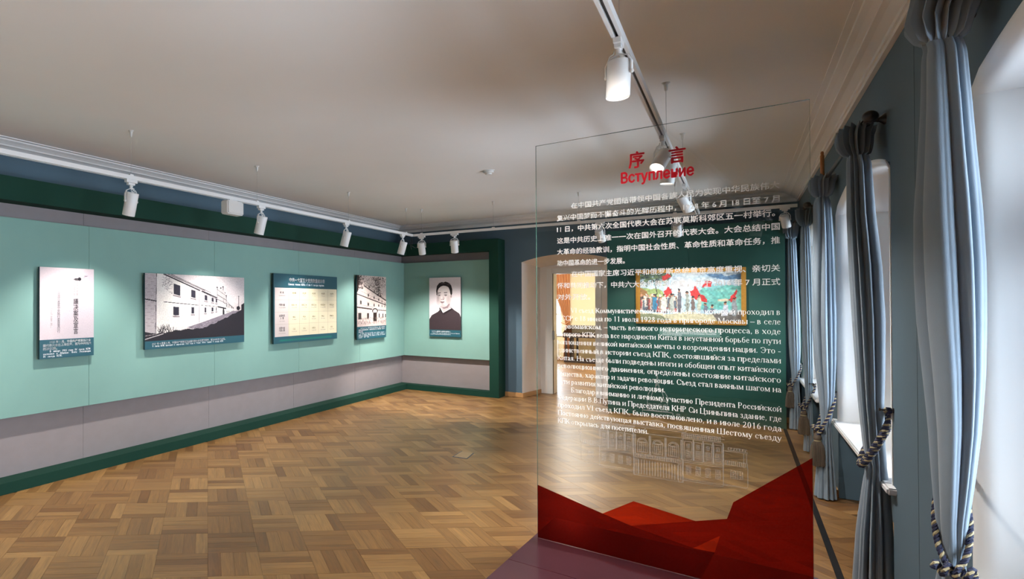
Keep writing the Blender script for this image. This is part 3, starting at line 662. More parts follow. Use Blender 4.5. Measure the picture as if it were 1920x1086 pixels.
for k,s in enumerate(RU):
    z=1.543-.0513*k-.0105; x0=.205 if k in (0,10) else .1265; x1=None if k in (9,14) else 1.2035
    if k==14: x1=.620
    if k==9: x1=.703
    serif_line('text_line',s,m_ink,gp,GN*.0015,UXg,UZ,.047,x0,z,x1=x1,bold=.98,lift=0)

# etched palace drawing
e=G()
def eb(x0,z0,x1,z1,t=.0026):
    dx,dz=x1-x0,z1-z0; l=math.hypot(dx,dz) or 1; nx,nz=-dz/l*t/2,dx/l*t/2
    e.poly([gpt(x0-nx,z0-nz,.0014),gpt(x1-nx,z1-nz,.0014),gpt(x1+nx,z1+nz,.0014),gpt(x0+nx,z0+nz,.0014)])
def er(x0,x1,z0,z1,t=.0026):
    eb(x0,z0,x1,z0,t); eb(x0,z1,x1,z1,t); eb(x0,z0,x0,z1,t); eb(x1,z0,x1,z1,t)
def ewin(x0,x1,z0,z1,nx=2,nz=3,t=.0022):
    er(x0,x1,z0,z1,t)
    for i in range(1,nx): eb(x0+(x1-x0)*i/nx,z0,x0+(x1-x0)*i/nx,z1,t)
    for i in range(1,nz): eb(x0,z0+(z1-z0)*i/nz,x1,z0+(z1-z0)*i/nz,t)
def earc(cx,cz,r,a0,a1,n=12,rz=None,t=.0026):
    rz=rz or r; P=[(cx+r*math.cos(math.radians(a0+(a1-a0)*i/n)),cz+rz*math.sin(math.radians(a0+(a1-a0)*i/n))) for i in range(n+1)]
    for a,b in zip(P,P[1:]): eb(*a,*b,t)
def ebal(x0,x1,z0,z1,step=.0085):
    eb(x0,z0,x1,z0); eb(x0,z1,x1,z1); x=x0
    while x<=x1: eb(x,z0,x,z1,.003); x+=step
er(.364,.544,.575,.822); er(.784,.963,.575,.815); eb(.364,.690,.544,.690); eb(.364,.682,.544,.682); eb(.784,.690,.963,.690); eb(.784,.680,.963,.680)
for b,n in ((.374,4),(.795,4)):
    for i in range(n):
        x=b+i*.044; er(x-.004,x+.030,.698,.800); ewin(x+.003,x+.023,.708,.752,3,4); ewin(x+.006,x+.020,.764,.786,2,2); ewin(x+.003,x+.024,.612,.662,3,4)
        eb(x+.035,.694,x+.035,.812); eb(x+.038,.694,x+.038,.812)
eb(.30,.585,.544,.585); eb(.784,.585,1.066,.585)
er(.544,.784,.690,.815); er(.544,.784,.560,.682)
for i in range(3):
    c=.588+i*.076; earc(c,.762,.024,0,180); earc(c,.762,.017,0,180); er(c-.024,c+.024,.700,.762); ewin(c-.015,c+.015,.704,.758,3,4)
    for k in (-.038,-.034,.034,.038): eb(c+k,.692,c+k,.806)
ebal(.544,.784,.668,.690)
for i in range(17): eb(.556+i*.0135,.570,.556+i*.0135,.655,.0036)
er(.548,.566,.560,.66); er(.762,.780,.560,.66)
ebal(.37,.55,.826,.852); ebal(.78,.955,.822,.846)
for (a,b,c) in ((.44,.872,.10),(.66,.880,.13),(.88,.866,.09)):
    earc(a,b-.03,c,15,165,14,.045); eb(a-c,b-.03,a+c,b-.03)
eb(.54,.865,.664,.905); eb(.664,.905,.79,.865); eb(.54,.860,.79,.860)
er(.615,.713,.955,1.018); er(.59,.738,.930,.955)
for i in range(4):
    c=.628+i*.024; earc(c,.990,.008,0,180,8); er(c-.008,c+.008,.958,.990)
eb(.606,1.02,.722,1.02); eb(.610,1.028,.718,1.028); earc(.664,1.028,.049,0,180,18,.062,.0032); earc(.664,1.028,.030,0,180,14,.060); 
er(.656,.672,1.090,1.108); earc(.664,1.108,.009,0,180); eb(.664,1.115,.664,1.175,.0028); eb(.658,1.15,.670,1.15)
er(.757,.769,.925,.945); earc(.763,.945,.008,0,180)
er(.963,1.066,.590,.700); ebal(.963,1.066,.700,.722); ewin(.995,1.045,.628,.672,5,4); eb(1.050,.722,1.050,.775); eb(1.062,.722,1.062,.775); eb(.963,.775,1.068,.775); ebal(.985,1.066,.782,.795,.012); eb(.963,.59,.963,.78)
ebal(.262,.364,.705,.728); er(.262,.364,.60,.70); ewin(.30,.33,.62,.67,3,4); eb(.256,.705,.256,.770); earc(.256,.778,.008,0,360,10); eb(.246,.755,.266,.765)
e.obj('etched_drawing',m_etch,gp,fix=False)['label']='faint etched line drawing of a domed palace'

# ---------------------------------------------------------------- prints as coloured grids
class Canvas:
    def __init__(s,w,h,c): s.w,s.h=w,h; s.a=np.ones((h,w,3))*np.array(c,float); s.Y,s.X=np.mgrid[0:h,0:w]; s.X=(s.X+.5)/w; s.Y=(s.Y+.5)/h
    def poly(s,pts,c,al=1.0):
        n=len(pts); ins=np.zeros((s.h,s.w),bool)
        for i in range(n):
            x0,y0=pts[i]; x1,y1=pts[(i+1)%n]
            if y0==y1: continue
            cnd=((y0>s.Y)!=(y1>s.Y)); xi=(x1-x0)*(s.Y-y0)/(y1-y0)+x0; ins^=cnd&(s.X<xi)
        s.put(ins,c,al)
    def put(s,m,c,al=1.0): s.a[m]=s.a[m]*(1-al)+np.array(c,float)*al
    def ell(s,x,y,rx,ry,c,al=1.0,rot=0):
        dx=(s.X-x);dy=(s.Y-y); k=s.h/s.w; dy=dy*k; ry=ry*k; a=math.radians(rot); u=dx*math.cos(a)+dy*math.sin(a); v=-dx*math.sin(a)+dy*math.cos(a)
        s.put((u/rx)**2+(v/ry)**2<1,c,al)
    def soft(s,x,y,rx,ry,c,al=1.0):
        m=np.clip(1-(((s.X-x)/rx)**2+((s.Y-y)/ry)**2),0,1)**.7*al; s.a=s.a*(1-m[...,None])+np.array(c,float)*m[...,None]
    def line(s,x0,y0,x1,y1,t,c,al=1.0):
        dx,dy=x1-x0,(y1-y0)*s.h/s.w; l=math.hypot(dx,dy) or 1; px=s.X-x0; py=(s.Y-y0)*s.h/s.w; u=(px*dx+py*dy)/l; d=np.abs(px*dy-py*dx)/l
        s.put((d<t/2)&(u>=0)&(u<=l),c,al)
    def noise(s,amp,sc=1,mul=True):
        n=RNG.normal(0,1,(max(2,int(s.h/sc)),max(2,int(s.w/sc)))); iy=np.minimum((np.arange(s.h)/s.h*n.shape[0]).astype(int),n.shape[0]-1); ix=np.minimum((np.arange(s.w)/s.w*n.shape[1]).astype(int),n.shape[1]-1)
        n=n[np.ix_(iy,ix)][...,None]; s.a=np.clip(s.a*(1+amp*n) if mul else s.a+amp*n,0,1)
    def obj(s,name,parent,org,ux,uz,W,Hh,lift=.0004,rough=.45):
        org,ux,uz=Vector(org),Vector(ux),Vector(uz); nn=ux.cross(uz).normalized()
        gx=np.linspace(0,W,s.w+1); gz=np.linspace(Hh,0,s.h+1); P=(np.array(org+nn*lift)[None,None]+gx[None,:,None]*np.array(ux)+gz[:,None,None]*np.array(uz)).reshape(-1,3)
        i,j=np.mgrid[0:s.h,0:s.w]; k=(i*(s.w+1)+j).ravel(); f=np.stack([k,k+s.w+1,k+s.w+2,k+1],1)
        me=bpy.data.meshes.new(name); me.vertices.add(len(P)); me.vertices.foreach_set('co',P.astype(np.float32).ravel()); me.loops.add(f.size); me.loops.foreach_set('vertex_index',f.ravel().astype(np.int32))
        me.polygons.add(len(f)); me.polygons.foreach_set('loop_start',(np.arange(len(f))*4).astype(np.int32)); me.update(calc_edges=True)
        lc=np.clip(s.a,0,1)*.93; L=np.where(lc<=.04045,lc/12.92,((lc+.055)/1.055)**2.4).reshape(-1,3)
        ca=me.color_attributes.new('print','FLOAT_COLOR','CORNER'); col=np.ones((len(f),4,4),dtype=np.float32); col[:,:,:3]=L[:,None,:]; ca.data.foreach_set('color',col.ravel())
        me.materials.append(m_print); return link(name,me,parent)
m_print=bpy.data.materials.new('printed picture'); m_print.use_nodes=True; nt=m_print.node_tree; at_=nt.nodes.new('ShaderNodeAttribute'); at_.attribute_name='print'; b_=nt.nodes['Principled BSDF']; nt.links.new(at_.outputs['Color'],b_.inputs['Base Color']); b_.inputs['Roughness'].default_value=.5; b_.inputs['Specular IOR Level'].default_value=.3

def board(name,label,cat,org,ux,W,z0,z1,th=.028):
    """a mounted board: backing + standoffs; returns (thing, org, ux)"""
    t=thing(name,label,cat); ux=Vector(ux); nn=ux.cross(UZ).normalized(); org=Vector(org)
    g=G(); a=[org+UZ*z0,org+ux*W+UZ*z0,org+ux*W+UZ*z1,org+UZ*z1]; g.prism(a,-nn*th); g.obj('board',m_board,t,bevel=.001)
    g=G(); a=[org+ux*(W*.12)+UZ*(z0+.09)-nn*th,org+ux*(W*.88)+UZ*(z0+.09)-nn*th,org+ux*(W*.88)+UZ*(z1-.09)-nn*th,org+ux*(W*.12)+UZ*(z1-.09)-nn*th]; g.prism(a,-nn*.026); g.obj('hanging_frame',m_dwood,t)
    return t,org,ux
def band(t,org,ux,W,z0,z1,m=None,name='caption_band',x0=0,lift=.0005):
    nn=Vector(ux).cross(UZ).normalized(); g=G(); o=Vector(org)+nn*lift; g.poly([o+Vector(ux)*x0+UZ*z0,o+Vector(ux)*W+UZ*z0,o+Vector(ux)*W+UZ*z1,o+Vector(ux)*x0+UZ*z1]); return g.obj(name,m or m_capt,t,fix=False)
UL=Vector((0,1,0)); XP=-4.690      # left boards: +y runs to the right, normal +x
# 1 title page
t,o,u=board('title_page_board','narrow board showing a pale book title page with vertical black characters','exhibit board',(XP,2.803,0),UL,.57,1.10,1.918)
c=Canvas(150,180,(.86,.80,.82)); c.soft(.8,.8,.6,.7,(.76,.72,.75),.8); c.soft(.95,.15,.2,.2,(.72,.68,.72),.7); c.noise(.015,1)
c.ell(.68,.155,.07,.018,(.20,.17,.20),.9); c.ell(.72,.15,.035,.026,(.12,.10,.13)); c.line(.61,.16,.66,.158,.008,(.2,.17,.2)); c.line(.76,.145,.88,.10,.004,(.55,.5,.55)); c.ell(.84,.105,.03,.006,(.5,.45,.5))
for i in range(60): c.ell(random.uniform(.5,1),random.uniform(.4,1),.004,.003,(.6,.57,.62),.6)
ph=1.918-1.270; c.obj('print',t,o+UZ*1.270,u,UZ,.57,ph)
band(t,o,u,.57,1.10,1.270)
put_text('title_column','議\n决\n案\n及\n宣\n言',m_dark,t,o,u,UZ,.062,.345,1.475,line=.95,off=.0008,width=.052,height=.33)
put_text('title_column','中\n国\n共\n产\n党\n第',m_grey_ink,t,o,u,UZ,.026,.375,1.742,line=.95,height=.155,width=.020)
put_text('title_column','四\n次\n全\n国\n大\n会',m_grey_ink,t,o,u,UZ,.026,.345,1.742,line=.95,height=.155,width=.020)
put_text('title_column','中\n國\n共\n產\n黨\n中\n央\n執\n行\n委\n員\n會\n印\n行',m_dark,t,o,u,UZ,.030,.175,1.515,line=.85,height=.375,width=.030)
put_text('title_column','（\n一\n九\n二\n五\n年\n二\n月\n）',m_grey_ink,t,o,u,UZ,.024,.105,1.465,line=.85,height=.185,width=.022)
for i,(s,x) in enumerate((('1925 年 1 月，中国共产党第四次全',.10),('国代表大会在上海召开，图为中共四大',.035),('的决议案。',.035))): put_text('caption_line',s,m_ink,t,o,u,UZ,.026,x,1.247-.029*i,width=(.435,.505,.14)[i],off=.0009)
for i,(s,x,x1) in enumerate((('В январе 1925 года IV съезд КПК',.10,.535),('состоялся в Шанхае. Фото: Резолюция',.035,.535),('IV съезда КПК.',.035,.23))): serif_line('caption_line',s,m_ink,t,o,u,UZ,.026,x,1.157-.022*i,x1=x1,bold=1.3)
# 2 long white building
t,o,u=board('building_photo_board','wide board with a photograph of a long white two-storey building','exhibit board',(XP,4.008,0),UL,1.605,1.110,1.909)
c=Canvas(340,170,(.84,.80,.80))
for i in range(80): c.soft(random.random(),random.uniform(0,.5),.15,.1,(.70,.66,.68) if i%2 else (.90,.86,.86),.15)
W1=(.93,.90,.88); D1=(.13,.11,.14)
c.poly([(0,0),(.17,0),(.56,.30),(.83,.50),(.86,.55),(.86,.60),(.55,.75),(.35,.84),(0,.97)],W1)
c.poly([(0,0),(.10,0),(.10,.9),(0,.95)],(.72,.68,.69)); c.line(0,.38,.10,.41,.008,D1); c.line(.10,0,.09,.88,.004,D1)
for i in range(16): c.line(0,.05*i+.02,.095,.05*i+.03,.0015,(.45,.4,.42),.6)
c.line(.16,0,.51,.24,.010,D1); c.line(.20,0,.56,.24,.004,D1); c.line(.23,0,.62,.27,.004,D1); c.line(.52,.25,.86,.50,.004,D1); c.line(.53,.245,.69,.355,.009,D1)
for i in range(80): x=random.uniform(.15,.24); c.ell(x,random.uniform(.08,.3)-(.24-x),.006,.004,(.5,.46,.48),.8)
c.line(.16,.42,.50,.475,.005,D1); c.line(.52,.475,.69,.50,.004,D1); c.line(.50,.24,.50,.75,.003,(.6,.56,.58))
for (x0,x1,y0,y1,sk) in ((.253,.315,.14,.30,.03),(.42,.465,.225,.345,.02),(.555,.585,.305,.39,.014),(.63,.652,.35,.415,.01),(.674,.692,.368,.43,.008),(.25,.303,.495,.625,.006),(.423,.45,.502,.605,.004),(.555,.573,.510,.595,.0),(.63,.65,.512,.58,-.002),(.676,.684,.512,.57,-.002)):
    c.poly([(x0-.006,y1+.01),(x1+.006,y1+.01+sk),(x1+.006,y1+.03+sk),(x0-.006,y1+.03)],(.55,.5,.52)); c.poly([(x0,y0),(x1,y0+sk),(x1,y1+sk),(x0,y1)],(.16,.14,.20))
for (x,y) in ((.69,.18),(.73,.19),(.755,.17),(.775,.27),(.79,.32)): c.line(x,y,x,y+.18,.006,D1); c.ell(x,y,.008,.012,D1)
c.poly([(.69,.22),(.73,.20),(.77,.24),(.79,.36),(.79,.45),(.69,.36)],(.75,.72,.72)); c.line(.69,.30,.80,.40,.004,D1); c.line(.695,.22,.78,.31,.003,D1)
for x in (.70,.715,.735,.76,.785): c.line(x,.36,x,.66,.0022,(.35,.32,.35))
c.ell(.76,.60,.010,.09,D1); c.line(.695,.50,.79,.535,.012,D1)
for i in range(8):
    x=.80+.0105*i; c.line(x,.47+.006*i,x,.52+.003*i,.004,D1); c.line(x,.57,x,.60-.002*i,.004,D1)
c.line(.80,.42,.87,.53,.004,D1); c.line(.935,.32,.935,.58,.004,D1); c.line(.925,.325,.945,.325,.003,D1); c.ell(.93,.53,.022,.035,D1)
c.poly([(.965,.47),(1,.44),(1,.6),(.965,.6)],D1); c.poly([(.86,.58),(.55,.74),(.38,.82),(.5,.86),(.8,.86),(.95,.7),(1,.6),(1,.56)],(.52,.48,.52))
for i in range(120): x=random.uniform(.4,.95); c.line(x,.84-(x-.4)*.42+random.uniform(-.02,.05),x+.05,.82-(x-.4)*.42+random.uniform(-.02,.05),.002,(.38,.34,.38) if i%2 else (.68,.64,.68),.6)
pts=[(0,.86),(.05,.88)]+[(.10+.9*i/45,.90-.05*min(1,i/12)-.33*max(0,(i-20)/25)**1.3+random.uniform(-.012,.012)) for i in range(46)]+[(1,1.01),(0,1.01)]
c.poly(pts,(.14,.12,.15))
for i in range(90): x=.12+abs(random.gauss(0,.06)); y=.86+random.uniform(-.09,.06); c.line(x,y+.04,x+random.uniform(-.02,.02),y-.02,.003,(.14,.12,.15))
c.line(0,.97,.16,.90,.006,(.75,.72,.72)); c.line(0,.92,.10,.90,.004,(.6,.56,.56)); c.noise(.05,1)
c.obj('print',t,o+UZ*1.196,u,UZ,1.605,1.909-1.196); band(t,o,u,1.605,1.110,1.196)
put_text('caption_line','1927 年 4 月至 5 月，中国共产党第五次全国代表大会在武汉召开，图为中共五大会场。',m_ink,t,o,u,UZ,.026,.10,1.166,width=1.15,off=.0009)
serif_line('caption_line','V съезд КПК проходил в апреле-мае 1927 года в Ухане. Фото: Здание V съезда КПК.',m_ink,t,o,u,UZ,.026,.10,1.134,x1=1.22,bold=1.3)
# 3 membership table
t,o,u=board('membership_table_board','square-looking teal-blue board with a cream table of party member numbers','exhibit board',(XP,6.222,0),UL,1.615,1.048,1.99)
band(t,o,u,1.615,1.048,1.99,name='ground')
band(t,o,u,1.60,1.14,1.80,m_paper,'table_ground',x0=.025,lift=.0009); band(t,o,u,.335,1.14,1.80,m_paper2,'table_side',x0=.025,lift=.0012)
band(t,o,u,1.45,1.075,1.10,mat('teal print',(.0,.14,.12),.5),'teal_stripe',x0=.13,lift=.0009)
put_text('title_line','中共一大至五大党员数量统计表',m_ink,t,o,u,UZ,.062,.36,1.912,width=.90,off=.002,lift=.001)
serif_line('title_line','Список членов КПК с I по V съезды партии.',m_ink,t,o,u,UZ,.045,.33,1.838,x1=1.25,bold=1.5,lift=.001)
g=G()
for z in (1.305,1.47,1.635): g.box(0,.0004,.03,1.595,z,z+.002)
for x in (.345,.60,.845,1.09,1.345): g.box(0,.0004,x,x+.0025,1.145,1.795)
g.v=[tuple(o+Vector((.0014+p[0],p[1],p[2]))) for p in g.v]; g.obj('ruling',m_rule,t)
R1=[['时  间','Год проведения'],['代表大会','Съезды партии'],['全国党员\n人  数','Число членов'],['出席大会\n代表人数','Число делегатов']]
RC=[['1921年','1922年','1923年','1925年','1927年'],['中共一大','中共二大','中共三大','中共四大','中共五大'],['50人','195人','420人','994人','57967人'],['12人','12人','30余人','20人','80人']]
RS=[['1921 год','1922 год','1923 год','1925 год','1927 год'],['I съезд КПК','II съезд КПК','III съезд КПК','IV съезд КПК','V съезд КПК'],['50 членов','195 членов','420 членов','994 члена','57967 членов'],['12 делегатов','12 делегатов','30 делегатов','20 делегатов','80 делегатов']]
for r in range(4):
    zc=1.735-.165*r; two='\n' in R1[r][0]
    put_text('cell_text',R1[r][0],m_dark,t,o,u,UZ,.034,.185,zc,off=.0006,align='CENTER',lift=.0018); serif_line('cell_text',R1[r][1],m_grey_ink,t,o,u,UZ,.024,.185,zc-(.062 if two else .045),bold=1.0,lift=.0018,center=True)
    for k in range(5):
        x=.472+.2465*k; put_text('cell_text',RC[r][k],m_gold_ink,t,o,u,UZ,.033,x,zc-.004,off=.0004,align='CENTER',lift=.0018)
        serif_line('cell_text',RS[r][k],m_grey_ink,t,o,u,UZ,.024,x,zc-.045,bold=.9,lift=.0018,center=True)
# 4 tall building
t,o,u=board('tall_building_photo_board','board with a brown-toned photograph of a many-storeyed building behind leaves','exhibit board',(XP,8.458,0),UL,1.025,.995,2.045)
c=Canvas(160,220,(.84,.77,.74)); W2=(.90,.83,.80); D2=(.17,.12,.11)
c.poly([(0,.30),(.22,.12),(1,.50),(1,1),(0,1)],W2); c.poly([(.22,.0),(.9,.36),(1,.46),(1,.52),(.22,.16)],(.84,.77,.74))
for (x0,y0,x1,y1,w) in ((.22,.20,1,.49,.030),(0,.365,1,.585,.028),(0,.62,.5,.665,.035),(.64,.68,1,.70,.02),(.3,.12,.9,.38,.008),(.1,.30,1,.55,.006),(0,.56,.55,.63,.006),(.22,.14,.9,.42,.006)): c.line(x0,y0,x1,y1,w,D2,.9)
for (x,y,s) in ((.12,.52,.028),(.37,.56,.024),(.57,.58,.020),(.73,.59,.017),(.85,.60,.015),(.95,.61,.013),(.37,.38,.022),(.57,.43,.019),(.73,.47,.017),(.85,.51,.015),(.96,.55,.012),(.40,.22,.018),(.58,.30,.015),(.72,.36,.013)):
    c.poly([(x-s,y-s*1.2),(x+s,y-s*.8),(x+s,y+s*1.6),(x-s,y+s*1.4)],D2,.85); c.line(x-s*1.6,y-s*1.7,x+s*1.6,y-s*1.3,.006,(.5,.42,.4))
for (x,w,y0,y1) in ((.09,.05,.73,.86),(.36,.035,.74,.85),(.75,.02,.755,.84),(.88,.017,.76,.84),(.98,.015,.77,.84)): c.poly([(x-w,y0),(x+w,y0),(x+w,y1),(x-w,y1)],D2,.9)
c.ell(.60,.70,.10,.055,D2); c.ell(.60,.705,.07,.038,W2); c.poly([(.54,.73),(.66,.73),(.66,.91),(.54,.91)],D2); c.poly([(.50,.73),(.54,.73),(.54,.9),(.50,.9)],W2)
c.poly([(0,.88),(.5,.92),(1,.88),(1,1),(0,1)],(.80,.72,.70))
for i in range(240): x=random.random(); y=.90+random.uniform(-.05,.08); c.line(x,y,x+random.uniform(-.03,.03),y-.04,.005,D2 if i%3 else (.7,.6,.58),.75)
for i in range(420):
    if i%2: x=abs(random.gauss(0,.11)); y=random.uniform(0,.26)
    else: x=.55+random.gauss(0,.13)*1.2+.3*random.random(); y=abs(random.gauss(0,.14))+.02
    c.ell(x,y,random.uniform(.006,.016),random.uniform(.005,.011),D2 if i%4 else (.45,.38,.36),.9,random.uniform(0,180))
for i in range(120): x=.70+random.gauss(0,.05); y=random.uniform(.05,.42); c.ell(x+ (y-.2)*.35,y,.012,.008,D2,.8)
c.poly([(0,0),(.06,0),(.05,.28),(0,.34)],D2); c.noise(.06,1)
c.obj('print',t,o+UZ*1.205,u,UZ,1.025,2.045-1.205); band(t,o,u,1.025,.995,1.205)
for i,(s,x,w) in enumerate((('1927 年 8 月 7 日，中共中央在汉口召开紧急会议，确定了土地革命和',.11,.87),('武装反抗国民党的总方针，为挽救党和革命作出了重要贡献，图为会议',.05,.93),('会址外景。',.05,.15))): put_text('caption_line',s,m_ink,t,o,u,UZ,.026,x,1.178-.029*i,width=w,off=.0009)
for i,s in enumerate(('В августе 1927 года ЦК КПК созвал экстренное совещание в','Ханькоу, в котором определил курс на аграрную революцию и','вооруженное сопротивление. Фото: внешний вид здания, где проходило','совещание ЦК КПК.')): 
    s=s.replace('ж','ж'); serif_line('caption_line',s,m_ink,t,o,u,UZ,.026,.05 if i else .11,1.085-.022*i,x1=.98 if i<3 else .40,bold=1.3)
# 5 portrait
UB=Vector((1,0,0)); YP=10.284
t,o,u=board('portrait_board','tall board with a portrait photograph of a person in a dark high-collared tunic','exhibit board',(-4.241,YP,0),UB,.564,.992,2.042)
c=Canvas(190,320,(.90,.86,.88)); SK=(.93,.88,.88); HR=(.12,.09,.10); SH=(.62,.54,.55)
c.poly([(0,.80),(.08,.72),(.28,.655),(.36,.60),(.68,.56),(.80,.62),(.95,.68),(1,.75),(1,1.01),(0,1.01)],(.22,.17,.19))
for i in range(500): x=random.random(); y=.62+random.random()*.38; 
for i in range(260):
    x=random.random(); y=random.uniform(.66,1); c.line(x,y,x+random.uniform(-.01,.02),y+.02,.004,(.30,.24,.26) if i%2 else (.16,.12,.14),.5 if y>.68+.08*abs(x-.5) else 0)
c.poly([(.37,.50),(.66,.50),(.69,.60),(.45,.67),(.36,.60)],(.78,.71,.72)); c.poly([(.38,.54),(.66,.50),(.60,.58),(.46,.60)],(.55,.47,.49))
c.poly([(.34,.56),(.37,.575),(.46,.665),(.44,.675),(.34,.60)],(.93,.91,.93)); c.poly([(.45,.665),(.70,.575),(.70,.59),(.46,.675)],(.88,.85,.87))
c.poly([(.45,.675),(.70,.59),(.73,.615),(.47,.715)],(.14,.10,.12)); c.poly([(.34,.565),(.44,.675),(.43,.705),(.32,.60)],(.14,.10,.12))
c.ell(.46,.36,.215,.205,SK); c.poly([(.26,.30),(.27,.40),(.31,.48),(.39,.55),(.46,.565),(.56,.545),(.64,.48),(.68,.38),(.68,.28)],SK)
c.ell(.70,.355,.035,.040,(.84,.78,.78)); c.ell(.70,.36,.016,.024,SH)
c.soft(.31,.45,.09,.10,SH,.35); c.soft(.62,.45,.09,.13,SH,.45); c.soft(.45,.545,.12,.03,SH,.5); c.soft(.28,.36,.05,.12,SH,.5); c.soft(.50,.20,.16,.08,(.97,.94,.94),.7)
c.poly([(.235,.335),(.225,.25),(.25,.16),(.32,.105),(.41,.085),(.46,.095),(.52,.078),(.62,.10),(.70,.15),(.735,.22),(.735,.31),(.71,.345),(.675,.315),(.66,.25),(.62,.19),(.55,.165),(.46,.155),(.38,.17),(.31,.205),(.275,.25),(.262,.31),(.265,.34)],HR)
c.soft(.45,.11,.10,.02,(.45,.40,.42),.6); c.soft(.62,.13,.07,.03,(.35,.30,.32),.6)
for (x,s_) in ((.325,-1),(.53,1)):
    c.line(x-.055,.300 if s_<0 else .292,x+.05,.290 if s_<0 else .285,.022,HR,.85); c.ell(x,.338,.050,.013,(.80,.74,.75)); c.line(x-.05,.333,x+.05,.330,.012,(.12,.09,.1)); c.ell(x,.339,.020,.014,(.10,.08,.09)); c.ell(x-.006,.335,.006,.004,(.95,.93,.93)); c.line(x-.04,.352,x+.045,.350,.005,(.60,.52,.54)); c.line(x-.045,.318,x+.045,.314,.006,(.55,.48,.5))
c.line(.435,.34,.455,.40,.010,(.78,.71,.72)); c.soft(.46,.40,.05,.03,SH,.4); c.ell(.395,.415,.016,.007,(.42,.34,.36)); c.ell(.445,.417,.018,.007,(.42,.34,.36)); c.line(.38,.425,.47,.425,.006,(.65,.57,.59)); c.soft(.41,.385,.03,.05,(.98,.95,.95),.6)
c.poly([(.335,.465),(.39,.457),(.42,.462),(.455,.457),(.51,.468),(.46,.475),(.38,.474)],(.42,.32,.34)); c.poly([(.37,.475),(.47,.475),(.45,.493),(.39,.492)],(.60,.50,.52)); c.soft(.42,.51,.06,.012,SH,.6)
c.noise(.025,1); c.obj('print',t,o+UZ*1.112,u,UZ,.564,2.042-1.112); band(t,o,u,.564,.992,1.112)
put_text('caption_line','1921 年 7 月，出席党的第一次全国代表大会的代表之一。',m_ink,t,o,u,UZ,.022,.045,1.083,width=.34,off=.0008)
serif_line('caption_line','В июле 1921 года был принят делегатом на Первом',m_ink,t,o,u,UZ,.022,.045,1.048,x1=.54,bold=1.3); serif_line('caption_line','съезде Коммунистической партии Китая.',m_ink,t,o,u,UZ,.022,.02,1.026,x1=.39,bold=1.3)

# gold-framed painting on the dark green wall
pt=thing('framed_painting','wide painting of a crowd with red flags in a gold frame','painting'); fx0,fx1,fz0,fz1=-1.109,.084,1.298,2.056; PYf=PY-.05
for nm,pts in (('bottom',[(fx0,fz0),(fx1,fz0),(fx1-.05,fz0+.05),(fx0+.05,fz0+.05)]),('top',[(fx0,fz1),(fx0+.05,fz1-.05),(fx1-.05,fz1-.05),(fx1,fz1)]),('l',[(fx0,fz0),(fx0+.05,fz0+.05),(fx0+.05,fz1-.05),(fx0,fz1)]),('r',[(fx1,fz0),(fx1,fz1),(fx1-.05,fz1-.05),(fx1-.05,fz0+.05)])):
    g=G(); g.prism([(x,PYf,z) for x,z in pts],(0,.045,0)); cx=sum(p[0] for p in pts)/4; cz=sum(p[1] for p in pts)/4
    g.prism([(cx+(x-cx)*.97 if nm in('top','bottom') else cx+(x-cx)*.35,PYf-.012,cz+(z-cz)*.97 if nm in('l','r') else cz+(z-cz)*.35) for x,z in pts],(0,.014,0)); g.obj('frame_bar',m_gold,pt,bevel=.003)
g=G(); g.box(fx0+.04,fx1-.04,PYf+.02,PY-.003,fz0+.04,fz1-.04); g.obj('backing',m_dwood,pt)
c=Canvas(300,180,(.76,.86,.90))
for i in range(60): c.soft(random.uniform(.3,1),random.uniform(0,.3),.16,.05,((.92,.94,.95),(.62,.76,.88),(.88,.88,.92))[i%3],.35)
c.poly([(.66,.06),(.74,.03),(.86,.09),(1,.05),(1,.16),(.8,.16)],(.42,.58,.74)); c.poly([(.62,.3),(.72,.38),(.85,.26),(1,.30),(1,.75),(.6,.75)],(.45,.76,.70)); 
for i in range(70): c.soft(random.uniform(.6,1),random.uniform(.25,.75),.07,.05,((.40,.74,.74),(.62,.86,.78),(.36,.66,.62))[i%3],.4)
c.poly([(0,.3),(.2,.33),(.3,.5),(0,.6)],(.60,.68,.42)); c.poly([(0,.28),(.09,.40),(.09,.55),(0,.55)],(.62,.44,.26))
for i in range(150): c.ell(random.uniform(0,.32),abs(random.gauss(0,.10)),.018,.022,((.34,.42,.34),(.50,.58,.38),(.24,.30,.28))[i%3],.7)
c.line(.17,.1,.17,.5,.010,(.25,.22,.2)); c.soft(.45,.3,.14,.25,(.96,.95,.95),.9)
RD=(.82,.20,.20)
c.poly([(.23,.06),(.31,.0),(.32,.08),(.27,.15),(.24,.16)],RD); c.poly([(.25,.38),(.30,.28),(.34,.42),(.34,.52),(.26,.5)],RD); c.poly([(.51,.38),(.545,.36),(.56,.26),(.60,.42),(.66,.5),(.68,.6),(.60,.6),(.53,.5)],RD); c.poly([(.63,.32),(.66,.18),(.72,.20),(.72,.29)],RD); c.poly([(.88,.57),(.955,.34),(.945,.55),(.90,.62)],RD)
c.poly([(0,.82),(.3,.86),(.5,.80),(.7,.86),(1,.82),(1,1),(0,1)],(.84,.80,.66)); c.poly([(0,.86),(.12,.84),(.3,.95),(.3,1),(0,1)],(.52,.54,.42)); c.poly([(.72,.84),(1,.80),(1,1),(.78,1)],(.45,.42,.40))
cl=((.35,.28,.30),(.72,.30,.28),(.80,.76,.70),(.30,.36,.42),(.60,.50,.42),(.86,.84,.80),(.42,.32,.28))
for i in range(34):
    x=.02+.40*i/34+random.uniform(-.01,.01); y=.50+random.uniform(-.05,.05); h_=random.uniform(.2,.3); c.poly([(x-.018,y+.04),(x+.018,y+.04),(x+.024,y+h_),(x-.024,y+h_)],cl[i%7],.9); c.ell(x,y,.011,.026,((.80,.58,.46),(.30,.24,.22),(.88,.84,.78))[i%3])
